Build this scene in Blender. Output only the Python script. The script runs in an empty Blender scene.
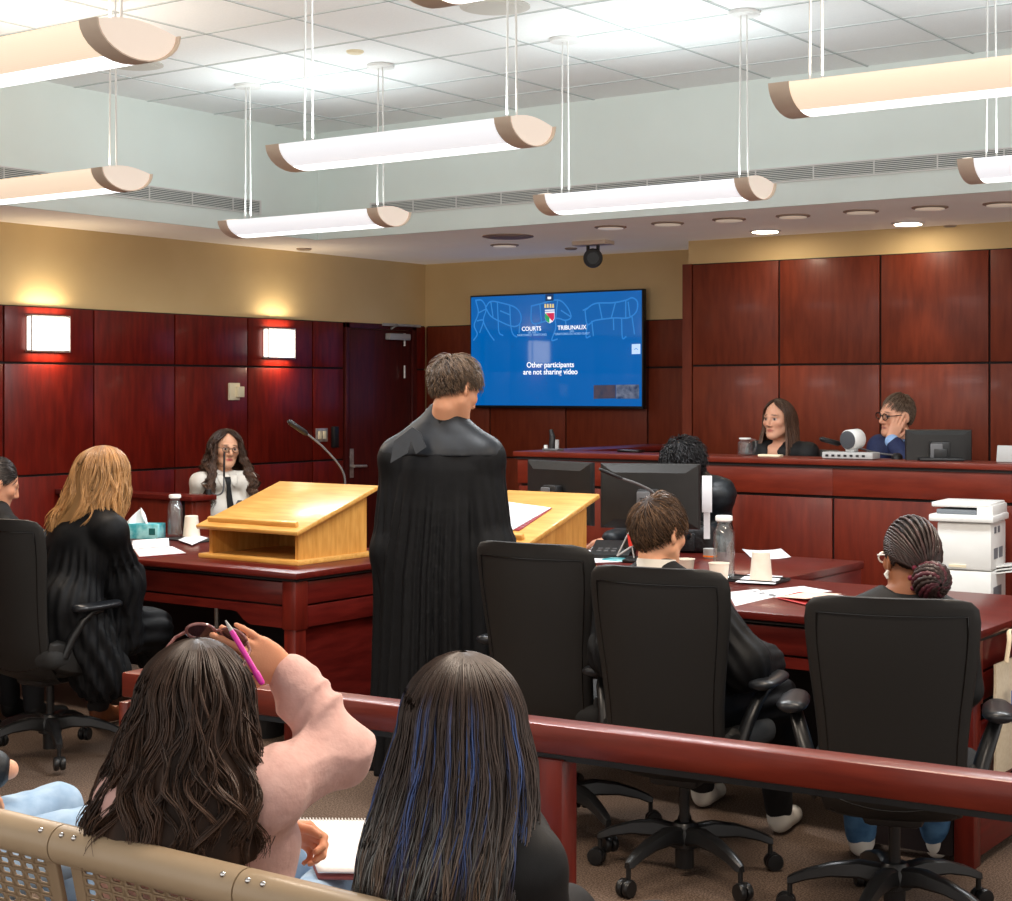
import bpy, bmesh, math, random
import numpy as np
from mathutils import Vector, Matrix, Euler
random.seed(7); np.random.seed(7)
PI = math.pi
SC = bpy.context.scene
COL = SC.collection
# ------------------------------------------------------------------ camera model (metres, room axes: X along the judges' bench, Y towards it)
H, F, CX, HY = 1.60, 1625.0, 506.0, 390.0
YAW = math.radians(35.5)
FWD = Vector((-math.sin(YAW), math.cos(YAW), 0)); RGT = Vector((math.cos(YAW), math.sin(YAW), 0))
def U(px, py, x=None, y=None, z=None, d=None):
    """survey helper: the room point seen at a photo pixel, given one known coordinate"""
    v = FWD + RGT*((px-CX)/F) + Vector((0, 0, (HY-py)/F))
    if d is None:
        if x is not None: d = x/v.x
        elif y is not None: d = y/v.y
        else: d = (z-H)/v.z
    return Vector((0, 0, H)) + v*d
def lin(c): return c/12.92 if c <= .04045 else ((c+.055)/1.055)**2.4
def C(r, g, b): return (lin(r/255), lin(g/255), lin(b/255), 1)
# ------------------------------------------------------------------ materials
def mat(name, col, rough=.5, metal=0, spec=.5, col2=None, nscale=8, stretch=(1, 1, 1), bump=0, bscale=60, emit=None, estr=0,
        coat=0, trans=0, ior=1.45, alpha=1, attr=None, detail=4, sheen=0, lo=.35, hi=.65, croug=.15):
    m = bpy.data.materials.new(name); m.use_nodes = True
    nt = m.node_tree; n = nt.nodes; L = nt.links
    b = n['Principled BSDF']
    b.inputs['Base Color'].default_value = col
    b.inputs['Roughness'].default_value = rough
    b.inputs['Metallic'].default_value = metal
    b.inputs['Specular IOR Level'].default_value = spec
    b.inputs['IOR'].default_value = ior
    b.inputs['Coat Weight'].default_value = coat
    b.inputs['Coat Roughness'].default_value = croug
    b.inputs['Transmission Weight'].default_value = trans
    b.inputs['Alpha'].default_value = alpha
    b.inputs['Sheen Weight'].default_value = sheen
    if emit:
        b.inputs['Emission Color'].default_value = emit; b.inputs['Emission Strength'].default_value = estr
    tc = mp = None
    def coords():
        nonlocal tc, mp
        if mp is None:
            tc = n.new('ShaderNodeTexCoord'); mp = n.new('ShaderNodeMapping')
            mp.inputs['Scale'].default_value = stretch
            L.new(tc.outputs['Object'], mp.inputs['Vector'])
        return mp.outputs['Vector']
    src = None
    if attr:
        a = n.new('ShaderNodeAttribute'); a.attribute_name = attr; src = a.outputs['Color']
        L.new(src, b.inputs['Base Color'])
    if col2 is not None:
        nz = n.new('ShaderNodeTexNoise'); nz.inputs['Scale'].default_value = nscale; nz.inputs['Detail'].default_value = detail
        L.new(coords(), nz.inputs['Vector'])
        rp = n.new('ShaderNodeValToRGB'); rp.color_ramp.elements[0].position = lo; rp.color_ramp.elements[1].position = hi
        rp.color_ramp.elements[0].color = col; rp.color_ramp.elements[1].color = col2
        L.new(nz.outputs['Fac'], rp.inputs['Fac']); L.new(rp.outputs['Color'], b.inputs['Base Color'])
    if bump:
        nz = n.new('ShaderNodeTexNoise'); nz.inputs['Scale'].default_value = bscale; nz.inputs['Detail'].default_value = 3
        L.new(coords(), nz.inputs['Vector'])
        bp = n.new('ShaderNodeBump'); bp.inputs['Strength'].default_value = bump; bp.inputs['Distance'].default_value = .01
        L.new(nz.outputs['Fac'], bp.inputs['Height']); L.new(bp.outputs['Normal'], b.inputs['Normal'])
    return m
M = {}
def wood(name, a, b, rough, stretch, coat=.25, sc=6):
    M[name] = mat(name, a, rough+.04, col2=b, nscale=sc, stretch=stretch, coat=coat*.55, spec=.35, detail=6, bump=.03, bscale=40, lo=.3, hi=.72)
wood('wood_left_panel', C(84, 15, 8), C(112, 26, 14), .32, (5, 5, .8), .22)
wood('wood_back_panel', C(100, 37, 18), C(120, 50, 27), .42, (5, 5, .8), .15)
wood('wood_bench', C(92, 27, 14), C(114, 39, 22), .34, (.9, 5, 5), .22)
wood('wood_bench_v', C(88, 25, 13), C(110, 37, 20), .34, (5, 5, .8), .22)
wood('wood_desk', C(76, 17, 13), C(100, 29, 21), .28, (.8, 6, 6), .35)
wood('wood_desk_y', C(76, 16, 13), C(104, 28, 22), .28, (6, .8, 6), .35)
wood('wood_post', C(82, 20, 14), C(108, 31, 20), .3, (6, 6, .8), .3)
wood('wood_rail', C(92, 27, 17), C(120, 42, 26), .3, (.7, 6, 6), .4)
wood('wood_door', C(62, 14, 12), C(84, 24, 18), .38, (6, 6, .7), .2)
wood('oak', C(196, 140, 66), C(222, 172, 96), .3, (1.2, 9, 9), .4, 5)
wood('oak_v', C(188, 130, 58), C(214, 160, 84), .35, (9, 9, 1.4), .3, 5)
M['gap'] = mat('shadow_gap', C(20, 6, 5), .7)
M['recess_shade'] = mat('recess_shade', C(24, 8, 8), .7)  # kneehole shade put into the colour of the desk's inner panels
M['beige_wall'] = mat('beige_paint', C(214, 186, 136), .85, col2=C(220, 193, 144), nscale=2, bump=.02, bscale=150)
M['white_wall'] = mat('white_paint', C(232, 242, 238), .85, col2=C(236, 246, 242), nscale=2, bump=.02, bscale=150)
M['soffit'] = mat('soffit_paint_glow', C(245, 236, 226), .85, col2=C(248, 240, 231), nscale=2, emit=(1, .90, .80, 1), estr=.085)  # faint emission added to the paint, standing in for bounced light
M['tile'] = mat('ceiling_tile', C(238, 242, 242), .9, col2=C(242, 245, 245), nscale=90, bump=.06, bscale=220)
M['tbar'] = mat('ceiling_grid_bar', C(216, 222, 222), .6)
M['tbar_dark'] = mat('ceiling_grid_reveal', C(168, 178, 178), .7)
def carpet():
    m = mat('carpet', C(78, 62, 52), .95, col2=C(124, 106, 93), nscale=160, bump=.5, bscale=260, detail=2, lo=.38, hi=.62, spec=.1)
    return m
M['carpet'] = carpet()
M['black'] = mat('black_plastic', C(24, 24, 25), .42, col2=C(30, 30, 31), nscale=40)
M['black_gloss'] = mat('black_gloss', C(12, 12, 13), .18)
M['monitor'] = mat('monitor_plastic', C(30, 29, 28), .38, col2=C(34, 33, 32), nscale=20)
M['grey'] = mat('grey_plastic', C(96, 96, 98), .45)
M['lightgrey'] = mat('light_grey', C(170, 170, 168), .45)
M['white'] = mat('white_plastic', C(232, 232, 228), .42, col2=C(226, 226, 222), nscale=10)
M['printer'] = mat('printer_white', C(236, 236, 232), .45, col2=C(230, 230, 226), nscale=8)
M['printer_dark'] = mat('printer_grey', C(112, 118, 124), .45)
M['steel'] = mat('brushed_steel', C(205, 198, 188), .35, metal=.6, col2=C(170, 164, 156), nscale=30)
M['chrome'] = mat('chrome', C(220, 220, 220), .12, metal=1)
M['paper'] = mat('paper', C(236, 236, 238), .8, col2=C(228, 228, 232), nscale=6)
M['cream'] = mat('cream_plastic', C(232, 220, 188), .5)
M['taupe'] = mat('taupe_cap', C(222, 204, 186), .45, col2=C(214, 196, 178), nscale=12)
M['taupe_plate'] = mat('taupe_plate_glow', C(232, 222, 212), .6, emit=C(226, 206, 190), estr=.42)  # emission added to the end plates, which catch too little light
M['white_metal'] = mat('white_metal', C(226, 226, 224), .4)
def glass(name, tint=(1, 1, 1, 1), rough=.02):
    m = bpy.data.materials.new(name); m.use_nodes = True; nt = m.node_tree; n = nt.nodes; L = nt.links
    n.remove(n['Principled BSDF']); tr = n.new('ShaderNodeBsdfTransparent'); gl = n.new('ShaderNodeBsdfGlossy'); mx = n.new('ShaderNodeMixShader'); fr = n.new('ShaderNodeLayerWeight'); pw = n.new('ShaderNodeMath'); ml = n.new('ShaderNodeMath'); pw.operation = 'POWER'; ml.operation = 'MULTIPLY_ADD'; pw.inputs[1].default_value = 3; ml.inputs[1].default_value = .75; ml.inputs[2].default_value = .06; di = n.new('ShaderNodeBsdfDiffuse'); m2 = n.new('ShaderNodeMixShader'); m2.inputs['Fac'].default_value = .02; di.inputs['Color'].default_value = (.9, .92, .92, 1)
    tr.inputs['Color'].default_value = tint; gl.inputs['Roughness'].default_value = rough; L.new(fr.outputs['Facing'], pw.inputs[0]); L.new(pw.outputs['Value'], ml.inputs[0]); L.new(ml.outputs['Value'], mx.inputs['Fac'])
    L.new(tr.outputs['BSDF'], m2.inputs[1]); L.new(di.outputs['BSDF'], m2.inputs[2]); L.new(m2.outputs['Shader'], mx.inputs[1]); L.new(gl.outputs['BSDF'], mx.inputs[2]); L.new(mx.outputs['Shader'], n['Material Output'].inputs['Surface'])
    return m
M['glass'] = glass('clear_glass', (.96, .98, .98, 1), .03)
M['water'] = glass('water', (.95, .98, .99, 1), .02)
# ------------------------------------------------------------------ mesh builder
XF = {}
class MB:
    def __init__(s): s.v = []; s.f = []
    def add(s, vs, fs):
        o = len(s.v); s.v += [tuple(v) for v in vs]; s.f += [tuple(i+o for i in f) for f in fs]; return s
    def box(s, c, size, rot=None, bev=0, seg=2):
        x, y, z = [a/2 for a in size]
        if bev:
            bm = bmesh.new(); bmesh.ops.create_cube(bm, size=1)
            for v in bm.verts: v.co = Vector((v.co.x*2*x, v.co.y*2*y, v.co.z*2*z))
            bmesh.ops.bevel(bm, geom=list(bm.edges), offset=min(bev, .98*min(x, y, z)), segments=seg, affect='EDGES', profile=.5)
            bm.verts.index_update()
            vs = [v.co.copy() for v in bm.verts]; fs = [[v.index for v in f.verts] for f in bm.faces]; bm.free()
        else:
            vs = [Vector((a*x, b*y, d*z)) for a in (-1, 1) for b in (-1, 1) for d in (-1, 1)]
            fs = [(0, 1, 3, 2), (4, 6, 7, 5), (0, 4, 5, 1), (2, 3, 7, 6), (0, 2, 6, 4), (1, 5, 7, 3)]
        R = rot if isinstance(rot, Matrix) else (Euler(rot).to_matrix() if rot else Matrix.Identity(3))
        c = Vector(c)
        return s.add([R @ v + c for v in vs], fs)
    def bx(s, x0, x1, y0, y1, z0, z1, bev=0):
        return s.box(((x0+x1)/2, (y0+y1)/2, (z0+z1)/2), (abs(x1-x0), abs(y1-y0), abs(z1-z0)), bev=bev)
    def tube(s, pts, r, n=10, cap=True, flat=1.0):
        pts = [Vector(p) for p in pts]; m = len(pts)
        rs = r if isinstance(r, (list, tuple)) else [r]*m
        up = Vector((0, 0, 1)); vs = []; prev = None
        for i in range(m):
            t = (pts[min(i+1, m-1)]-pts[max(i-1, 0)]).normalized()
            if prev is None:
                a = t.cross(up) if abs(t.dot(up)) < .95 else t.cross(Vector((1, 0, 0)))
            else: a = prev - t*prev.dot(t)
            a.normalize(); prev = a; b = t.cross(a)
            for k in range(n):
                w = 2*PI*k/n; vs.append(pts[i]+a*(rs[i]*math.cos(w))+b*(rs[i]*flat*math.sin(w)))
        fs = [(i*n+k, i*n+(k+1) % n, (i+1)*n+(k+1) % n, (i+1)*n+k) for i in range(m-1) for k in range(n)]
        if cap: fs += [tuple(range(n))[::-1], tuple((m-1)*n+k for k in range(n))]
        return s.add(vs, fs)
    def cyl(s, p0, p1, r0, r1=None, n=20): return s.tube([p0, p1], [r0, r0 if r1 is None else r1], n)
    def lathe(s, prof, c=(0, 0, 0), n=24, R=None, sx=1, sy=1):
        """prof: (radius, z) list from bottom to top, closed with end discs"""
        c = Vector(c); R = R or Matrix.Identity(3); vs = []
        for r, z in prof:
            for k in range(n):
                w = 2*PI*k/n; vs.append(c + R @ Vector((r*math.cos(w)*sx, r*math.sin(w)*sy, z)))
        m = len(prof)
        fs = [(i*n+k, i*n+(k+1) % n, (i+1)*n+(k+1) % n, (i+1)*n+k) for i in range(m-1) for k in range(n)]
        fs += [tuple(range(n))[::-1], tuple((m-1)*n+k for k in range(n))]
        return s.add(vs, fs)
    def ball(s, c, r, n=16, R=None):
        r = r if isinstance(r, (tuple, list)) else (r, r, r)
        pr = [(math.sin(PI*i/n), -math.cos(PI*i/n)) for i in range(n+1)]
        pr[0] = (1e-4, -1); pr[-1] = (1e-4, 1)
        o = len(s.v); s.lathe(pr, (0, 0, 0), n+4)
        R = R or Matrix.Identity(3); c = Vector(c)
        for i in range(o, len(s.v)):
            v = s.v[i]; s.v[i] = tuple(c + R @ Vector((v[0]*r[0], v[1]*r[1], v[2]*r[2])))
        return s
    def prism(s, poly, h, origin, ax, ay, az):
        """poly in (ax, ay) plane extruded h along az"""
        o = Vector(origin); ax, ay, az = Vector(ax), Vector(ay), Vector(az); n = len(poly)
        vs = [o+ax*p[0]+ay*p[1] for p in poly] + [o+ax*p[0]+ay*p[1]+az*h for p in poly]
        fs = [tuple(range(n))[::-1], tuple(range(n, 2*n))] + [(i, (i+1) % n, n+(i+1) % n, n+i) for i in range(n)]
        return s.add(vs, fs)
    def loft(s, rings, cap=True, closed=True):
        n = len(rings[0]); m = len(rings); vs = [p for r in rings for p in r]
        fs = [(i*n+k, i*n+(k+1) % n, (i+1)*n+(k+1) % n, (i+1)*n+k) for i in range(m-1) for k in range(n if closed else n-1)]
        if cap and closed: fs += [tuple(range(n))[::-1], tuple((m-1)*n+k for k in range(n))]
        return s.add(vs, fs)
    def obj(s, name, m, parent=None, world=True, smooth=40, sub=0):
        if parent is not None and world and parent.name in XF:
            I = XF[parent.name].inverted(); s.v = [tuple(I @ Vector(v)) for v in s.v]
        me = bpy.data.meshes.new(name); me.from_pydata(s.v, [], s.f); me.update()
        bm = bmesh.new(); bm.from_mesh(me); bmesh.ops.recalc_face_normals(bm, faces=list(bm.faces)); bm.to_mesh(me); bm.free()
        return link(name, me, m, parent, smooth, sub)
def link(name, me, m, parent=None, smooth=40, sub=0):
    o = bpy.data.objects.new(name, me); COL.objects.link(o)
    if m is not None: me.materials.append(m if not isinstance(m, str) else M[m])
    if parent is not None:
        o.parent = parent
        if parent.name in XF and parent.type == 'MESH': pass
        XF[o.name] = XF.get(parent.name, Matrix.Identity(4))
    if smooth:
        me.polygons.foreach_set('use_smooth', [True]*len(me.polygons))
        if smooth < 180: me.set_sharp_from_angle(angle=math.radians(smooth))
    if sub:
        md = o.modifiers.new('subdivision', 'SUBSURF'); md.levels = sub; md.render_levels = sub
    return o
def thing(name, label, cat, loc=(0, 0, 0), rz=0, group=None):
    o = bpy.data.objects.new(name, None); COL.objects.link(o); o.location = loc; o.rotation_euler = (0, 0, rz)
    o.empty_display_size = .1
    XF[o.name] = Matrix.Translation(Vector(loc)) @ Matrix.Rotation(rz, 4, 'Z')
    return tag(o, label, cat, group)
def tag(o, label, cat, group=None):
    o['label'] = label; o['category'] = cat
    if group: o['group'] = group
    return o
def struct(o): o['kind'] = 'structure'; return o
def copy_thing(r, loc, rz, label, group=None):
    c = r.copy(); COL.objects.link(c); c.location = loc; c.rotation_euler = (0, 0, rz); c['label'] = label
    if group: c['group'] = group
    XF[c.name] = Matrix.Translation(Vector(loc)) @ Matrix.Rotation(rz, 4, 'Z')
    for ch in list(r.children):
        d = ch.copy(); COL.objects.link(d); d.parent = c
        for g in list(ch.children):
            e = g.copy(); COL.objects.link(e); e.parent = d
    return c
def text_mesh(name, body, size, m, origin, ax, ay, parent, extrude=.0005, align='CENTER', bold=0, sx=1):
    cu = bpy.data.curves.new(name, 'FONT'); cu.body = body; cu.size = size; cu.align_x = align; cu.align_y = 'CENTER'
    cu.extrude = extrude; cu.offset = bold; cu.space_line = .85
    t = bpy.data.objects.new(name, cu); COL.objects.link(t)
    bpy.context.view_layer.update()
    me = bpy.data.meshes.new_from_object(t.evaluated_get(bpy.context.evaluated_depsgraph_get()))
    bpy.data.objects.remove(t); bpy.data.curves.remove(cu)
    ax, ay = Vector(ax).normalized(), Vector(ay).normalized(); az = ax.cross(ay); o = Vector(origin)
    I = XF.get(parent.name, Matrix.Identity(4)).inverted()
    for v in me.vertices: v.co = I @ (o + ax*(v.co.x*sx) + ay*v.co.y + az*v.co.z)
    me.materials.clear(); me.name = name
    return link(name, me, m, parent, 0)
# ================================================================== THE ROOM
XL, YT, YB, XJ = -8.17, 10.33, 9.74, -5.42        # left wall, TV wall, wall behind the bench, where that wall steps forward
ZS, ZC = 2.615, 3.336                             # soffit and ceiling heights
XS, YS = -7.42, 8.21                              # inner edges of the soffit
XR, YR = 2.6, -1.6                                # room ends behind the viewpoint
fl = struct(MB().bx(XL-.2, XR, YR, YT+.2, -.1, 0).obj('floor', 'carpet'))
wl = struct(MB().bx(XL-.15, XL, YR, YT+.15, 0, ZS+.1).obj('wall_left', 'beige_wall'))
wt = struct(MB().bx(XL, XR, YT, YT+.15, 0, ZS+.1).obj('wall_back', 'beige_wall'))
wb = struct(MB().bx(XJ, XR, YB, YT-.001, 0, ZS+.05).obj('wall_bench', 'beige_wall'))
ce = struct(MB().bx(XS, XR, YR, YS, ZC, ZC+.1).obj('ceiling', 'tile'))
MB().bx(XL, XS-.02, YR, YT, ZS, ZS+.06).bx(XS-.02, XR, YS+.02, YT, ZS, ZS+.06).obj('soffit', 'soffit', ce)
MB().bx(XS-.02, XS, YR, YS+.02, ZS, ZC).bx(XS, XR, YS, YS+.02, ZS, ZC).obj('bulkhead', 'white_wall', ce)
g = MB(); g2 = MB()
k = -7.42+.48
while k < XR: g.bx(k-.008, k+.008, YR, YS, ZC-.004, ZC+.01); g2.bx(k-.003, k+.003, YR, YS, ZC-.005, ZC); k += .577
k = YS-.41
while k > YR: g.bx(XS, XR, k-.008, k+.008, ZC-.004, ZC+.01); g2.bx(XS, XR, k-.003, k+.003, ZC-.005, ZC); k -= .552
g.obj('ceiling_grid', 'tbar', ce); g2.obj('ceiling_grid_reveal', 'tbar_dark', ce)
# ---- wood panelling on the walls
Z0, Z1, Z2, Z3 = 0, 1.075, 1.765, 2.115
def panelling_y(parent, x, ys, zs, m, th=.028, gp=.007):
    b = MB(); k = MB().bx(x-.002, x+th*.45, ys[0], ys[-1], zs[0], zs[-1])
    for a in range(len(ys)-1):
        for c in range(len(zs)-1):
            b.bx(x, x+th, ys[a]+gp, ys[a+1]-gp, zs[c]+gp, zs[c+1]-gp, bev=.002)
    b.obj('wood_panelling', m, parent); k.obj('panel_backing', 'gap', parent)
def panelling_x(parent, y, xs, zs, m, th=.028, gp=.007):
    b = MB(); k = MB().bx(xs[0], xs[-1], y-th*.45, y+.002, zs[0], zs[-1])
    for a in range(len(xs)-1):
        for c in range(len(zs)-1):
            b.bx(xs[a]+gp, xs[a+1]-gp, y-th, y, zs[c]+gp, zs[c+1]-gp, bev=.002)
    b.obj('wood_panelling', m, parent); k.obj('panel_backing', 'gap', parent)
jy = [U(p, 390, x=XL).y for p in (91, 172, 245, 310, 341)]
st = .69
ys = [jy[0]-st*i for i in range(10, 0, -1)] + jy
panelling_y(wl, XL, ys, [Z0, Z1, Z2, Z3], 'wood_left_panel')
DY0, DY1 = jy[-1]+.012, U(413, 390, x=XL).y
panelling_y(wl, XL, [DY1+.005, YT-.03], [Z0, Z1, Z2, Z3], 'wood_left_panel')
jx = [U(p, 390, y=YT).x for p in (429, 492, 567.7, 649.5)]
panelling_x(wt, YT, [XL+.03]+jx+[XJ], [Z0, Z1, Z2, Z3], 'wood_back_panel')
jb = [U(p, 390, y=YB).x for p in (694, 781, 882, 991)]
jb += [jb[-1]+.7*i for i in range(1, 8)]
panelling_x(wb, YB, jb, [Z0, Z1, Z2, 2.455], 'wood_back_panel', .03)
MB().bx(XJ-.03, jb[0]-.002, YB-.03, YT, 0, 2.455).obj('panelling_end', 'wood_back_panel', wb)
# ---- door in the left wall, at the corner
dr = struct(MB().bx(XL-.005, XL+.022, DY0+.05, DY1-.06, 0.01, Z3-.045, bev=.003).obj('door_1', 'wood_door'))
b = MB(); b.bx(XL-.002, XL+.04, DY0, DY0+.045, 0, Z3, bev=.003); b.bx(XL-.002, XL+.04, DY1-.055, DY1, 0, Z3, bev=.003); b.bx(XL-.002, XL+.04, DY0, DY1, Z3-.042, Z3, bev=.003)
b.obj('door_frame', 'wood_door', dr)
p = U(350, 466, x=XL+.03)
h = MB().bx(XL+.02, XL+.03, p.y-.045, p.y+.045, p.z-.09, p.z+.13, bev=.003).obj('handle_plate', 'steel', dr)
MB().cyl((XL+.03, p.y, p.z), (XL+.075, p.y, p.z), .012).tube([(XL+.07, p.y, p.z), (XL+.075, p.y+.02, p.z), (XL+.075, p.y+.14, p.z-.004)], .010).cyl((XL+.028, p.y, p.z+.07), (XL+.04, p.y, p.z+.07), .018).obj('lever_handle', 'steel', h)
q0, q1 = U(388, 331, x=XL+.05), U(409, 338, x=XL+.05)
MB().bx(XL+.022, XL+.07, q0.y, q1.y, q1.z-.02, q1.z+.03, bev=.006).tube([(XL+.05, q0.y+.04, q0.z+.02), (XL+.12, (q0.y+q1.y)/2-.1, q0.z+.045), (XL+.05, q1.y+.1, q0.z+.05)], .010).bx(XL+.04, XL+.06, q0.y-.06, q1.y+.14, q0.z+.04, q0.z+.06).obj('door_closer', 'lightgrey', dr)
for zz in (340, 372, 480):
    q = U(410, zz, x=XL+.04); MB().cyl((XL+.045, q.y-.075, q.z-.05), (XL+.045, q.y-.075, q.z+.05), .010).obj('hinge', 'steel', dr)
# ---- vents in the bulkhead
def vent(axis, a0, a1, c, z0, z1, label):
    mid = (c+.01, (a0+a1)/2, z0) if axis == 'y' else ((a0+a1)/2, c-.01, z0)
    t = thing('vent_grille', label, 'vent', mid)
    f = MB(); d = MB(); s = MB(); hgt = z1-z0; ns = 7
    def bb(mb, p0, p1, q0, q1, zz0, zz1):
        return mb.bx(q0, q1, p0, p1, zz0, zz1) if axis == 'y' else mb.bx(p0, p1, -q1, -q0, zz0, zz1)
    q = c if axis == 'y' else -c
    bb(d, a0, a1, q, q+.004, z0, z1)
    for zz in (z0-.008, z1): bb(f, a0-.01, a1+.01, q, q+.012, zz, zz+.008)
    for aa in (a0-.01, a1): bb(f, aa, aa+.01, q, q+.012, z0, z1)
    for i in range(ns): bb(s, a0, a1, q+.002, q+.010, z0+hgt*(i+.5)/ns-.0022, z0+hgt*(i+.5)/ns+.0022)
    k = a0+.35
    while k < a1: bb(s, k, k+.006, q+.002, q+.011, z0, z1); k += .35
    f.obj('frame', 'white_metal', t); d.obj('backing', mat('vent_dark', C(104, 116, 112), .8), t); s.obj('slats', 'white_metal', t)
    return t
p = U(259, 208, x=XS)
vent('y', 2.5, p.y, XS, 2.745, 2.82, 'long pale slotted air vent in bulkhead above the left wall')
p = U(372, 210, y=YS)
vent('x', p.x, 1.5, YS, 2.755, 2.825, 'long pale slotted air vent in bulkhead above judges bench')
# ---- discs in the ceilings
def disc(name, px, py, z, r, m, label, cat, group=None, glow=None):
    p = U(px, py, z=z); t = thing(name, label, cat, (p.x, p.y, z), 0, group)
    MB().lathe([(r, z-.006), (r, z+.003)], (p.x, p.y, 0), 28).lathe([(r*.98, z-.006), (r*.9, z-.010)], (p.x, p.y, 0), 28).obj('rim', m, t)
    MB().lathe([(r*.8, z-.013), (r*.8, z-.009)], (p.x, p.y, 0), 28).obj('lens' if glow else 'face', glow or m, t)
    return p
M['spot_on'] = mat('lamp_lit', (1, 1, 1, 1), .5, emit=(1, .86, .66, 1), estr=40)
M['spot_dim'] = mat('unlit_lamp_glow', C(222, 200, 172), .4, emit=(1, .86, .7, 1), estr=.25)  # unlit lens with a faint glow put into its material
M['disc'] = mat('ceiling_disc', C(206, 204, 196), .6)
M['disc_soffit'] = mat('soffit_disc', C(170, 150, 132), .6)
DL = []
DG = 'recessed downlights in the soffit'
for px, py, on, lb in ((729, 219, 0, 'unlit recessed downlight left of the left lit downlight'),
                       (765.3, 230.5, 1, 'lit bright downlight in soffit above the woman at the bench'),
                       (793, 215.5, 0, 'faint unlit recessed downlight just right of the left lit downlight'),
                       (861, 211, 0, 'unlit recessed downlight midway between the two lit downlights'),
                       (908, 222.7, 1, 'lit bright downlight in soffit above the man at the bench'),
                       (930, 207, 0, 'unlit recessed downlight just right of the right lit downlight'),
                       (1001.5, 203.3, 0, 'recessed downlight at the right edge of the soffit'),
                       (504.6, 244.8, 0, 'recessed downlight in soffit above the left part of the screen'),
                       (667.6, 223, 0, 'recessed downlight in soffit to the right of the camera'),
                       (610.5, 226.7, 0, 'recessed downlight in soffit directly behind the ceiling camera')):
    p = disc('downlight', px, py, ZS, .10, M['white_metal'] if on else M['disc_soffit'], lb, 'downlight', DG, M['spot_on'] if on else M['spot_dim'])
    DL.append((p, on))
disc('ceiling_speaker', 508, 236, ZS, .17, M['disc_soffit'], 'large round soffit speaker above the left part of the screen', 'ceiling speaker')
disc('sprinkler_cover', 571, 248, ZS, .045, M['disc_soffit'], 'small round cover plate in soffit left of the ceiling camera', 'sprinkler')
disc('sprinkler_cover', 304, 248.5, ZS, .055, M['disc_soffit'], 'small round cover plate in soffit above the left panelled wall', 'sprinkler')
disc('sprinkler_cover', 951.6, 225.6, ZS, .05, M['disc_soffit'], 'small dark cover plate in soffit right of the right lit downlight', 'sprinkler')
disc('ceiling_speaker', 135, 64, ZC, .15, M['disc'], 'round ceiling speaker beneath the nearest hanging light on the left', 'ceiling speaker')
disc('ceiling_speaker', 495, 6, ZC, .16, M['disc'], 'round ceiling speaker at the top middle of the tiled ceiling', 'ceiling speaker')
disc('sprinkler_cover', 355, 51, ZC, .045, M['cream'], 'small cream cover plate in a ceiling tile at the middle', 'sprinkler')
# ---- hanging linear lights
M['glow_cool'] = mat('perforated_glow_cool', C(235, 238, 245), .5, emit=(.93, .96, 1, 1), estr=.60)
M['glow_warm'] = mat('perforated_glow_warm', C(240, 222, 200), .5, emit=(1, .80, .60, 1), estr=.62)
def perforate(m):
    nt = m.node_tree; n = nt.nodes; L = nt.links; b = n['Principled BSDF']
    tc = n.new('ShaderNodeTexCoord'); mp = n.new('ShaderNodeMapping'); mp.inputs['Scale'].default_value = (120, 120, 120)
    L.new(tc.outputs['Object'], mp.inputs['Vector'])
    w = n.new('ShaderNodeTexWave'); w.inputs['Scale'].default_value = .7; w.wave_type = 'BANDS'; w.bands_direction = 'X'
    w2 = n.new('ShaderNodeTexWave'); w2.inputs['Scale'].default_value = .7; w2.bands_direction = 'Z'
    L.new(mp.outputs['Vector'], w.inputs['Vector']); L.new(mp.outputs['Vector'], w2.inputs['Vector'])
    mx = n.new('ShaderNodeMath'); mx.operation = 'MULTIPLY'; L.new(w.outputs['Fac'], mx.inputs[0]); L.new(w2.outputs['Fac'], mx.inputs[1])
    mr = n.new('ShaderNodeMapRange'); s0 = b.inputs['Emission Strength'].default_value
    mr.inputs['To Min'].default_value = s0*.93; mr.inputs['To Max'].default_value = s0*1.16
    L.new(mx.outputs['Value'], mr.inputs['Value']); L.new(mr.outputs['Result'], b.inputs['Emission Strength'])
perforate(M['glow_cool']); perforate(M['glow_warm'])
M['strip'] = mat('diffuser_strip', (1, 1, 1, 1), .5, emit=(1, 1, 1, 1), estr=2.2)
FW, FHT, FL = .143, .088, .515     # half width, depth, half length of the lens
ZF = 2.555                         # rim height
def arc(a0, a1, n, k=1.0, dz=0):
    return [(FW*k*math.cos(a), -FHT*k*math.sin(a)+dz) for a in (a0+(a1-a0)*i/n for i in range(n+1))]
LAMPS = []
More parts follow.
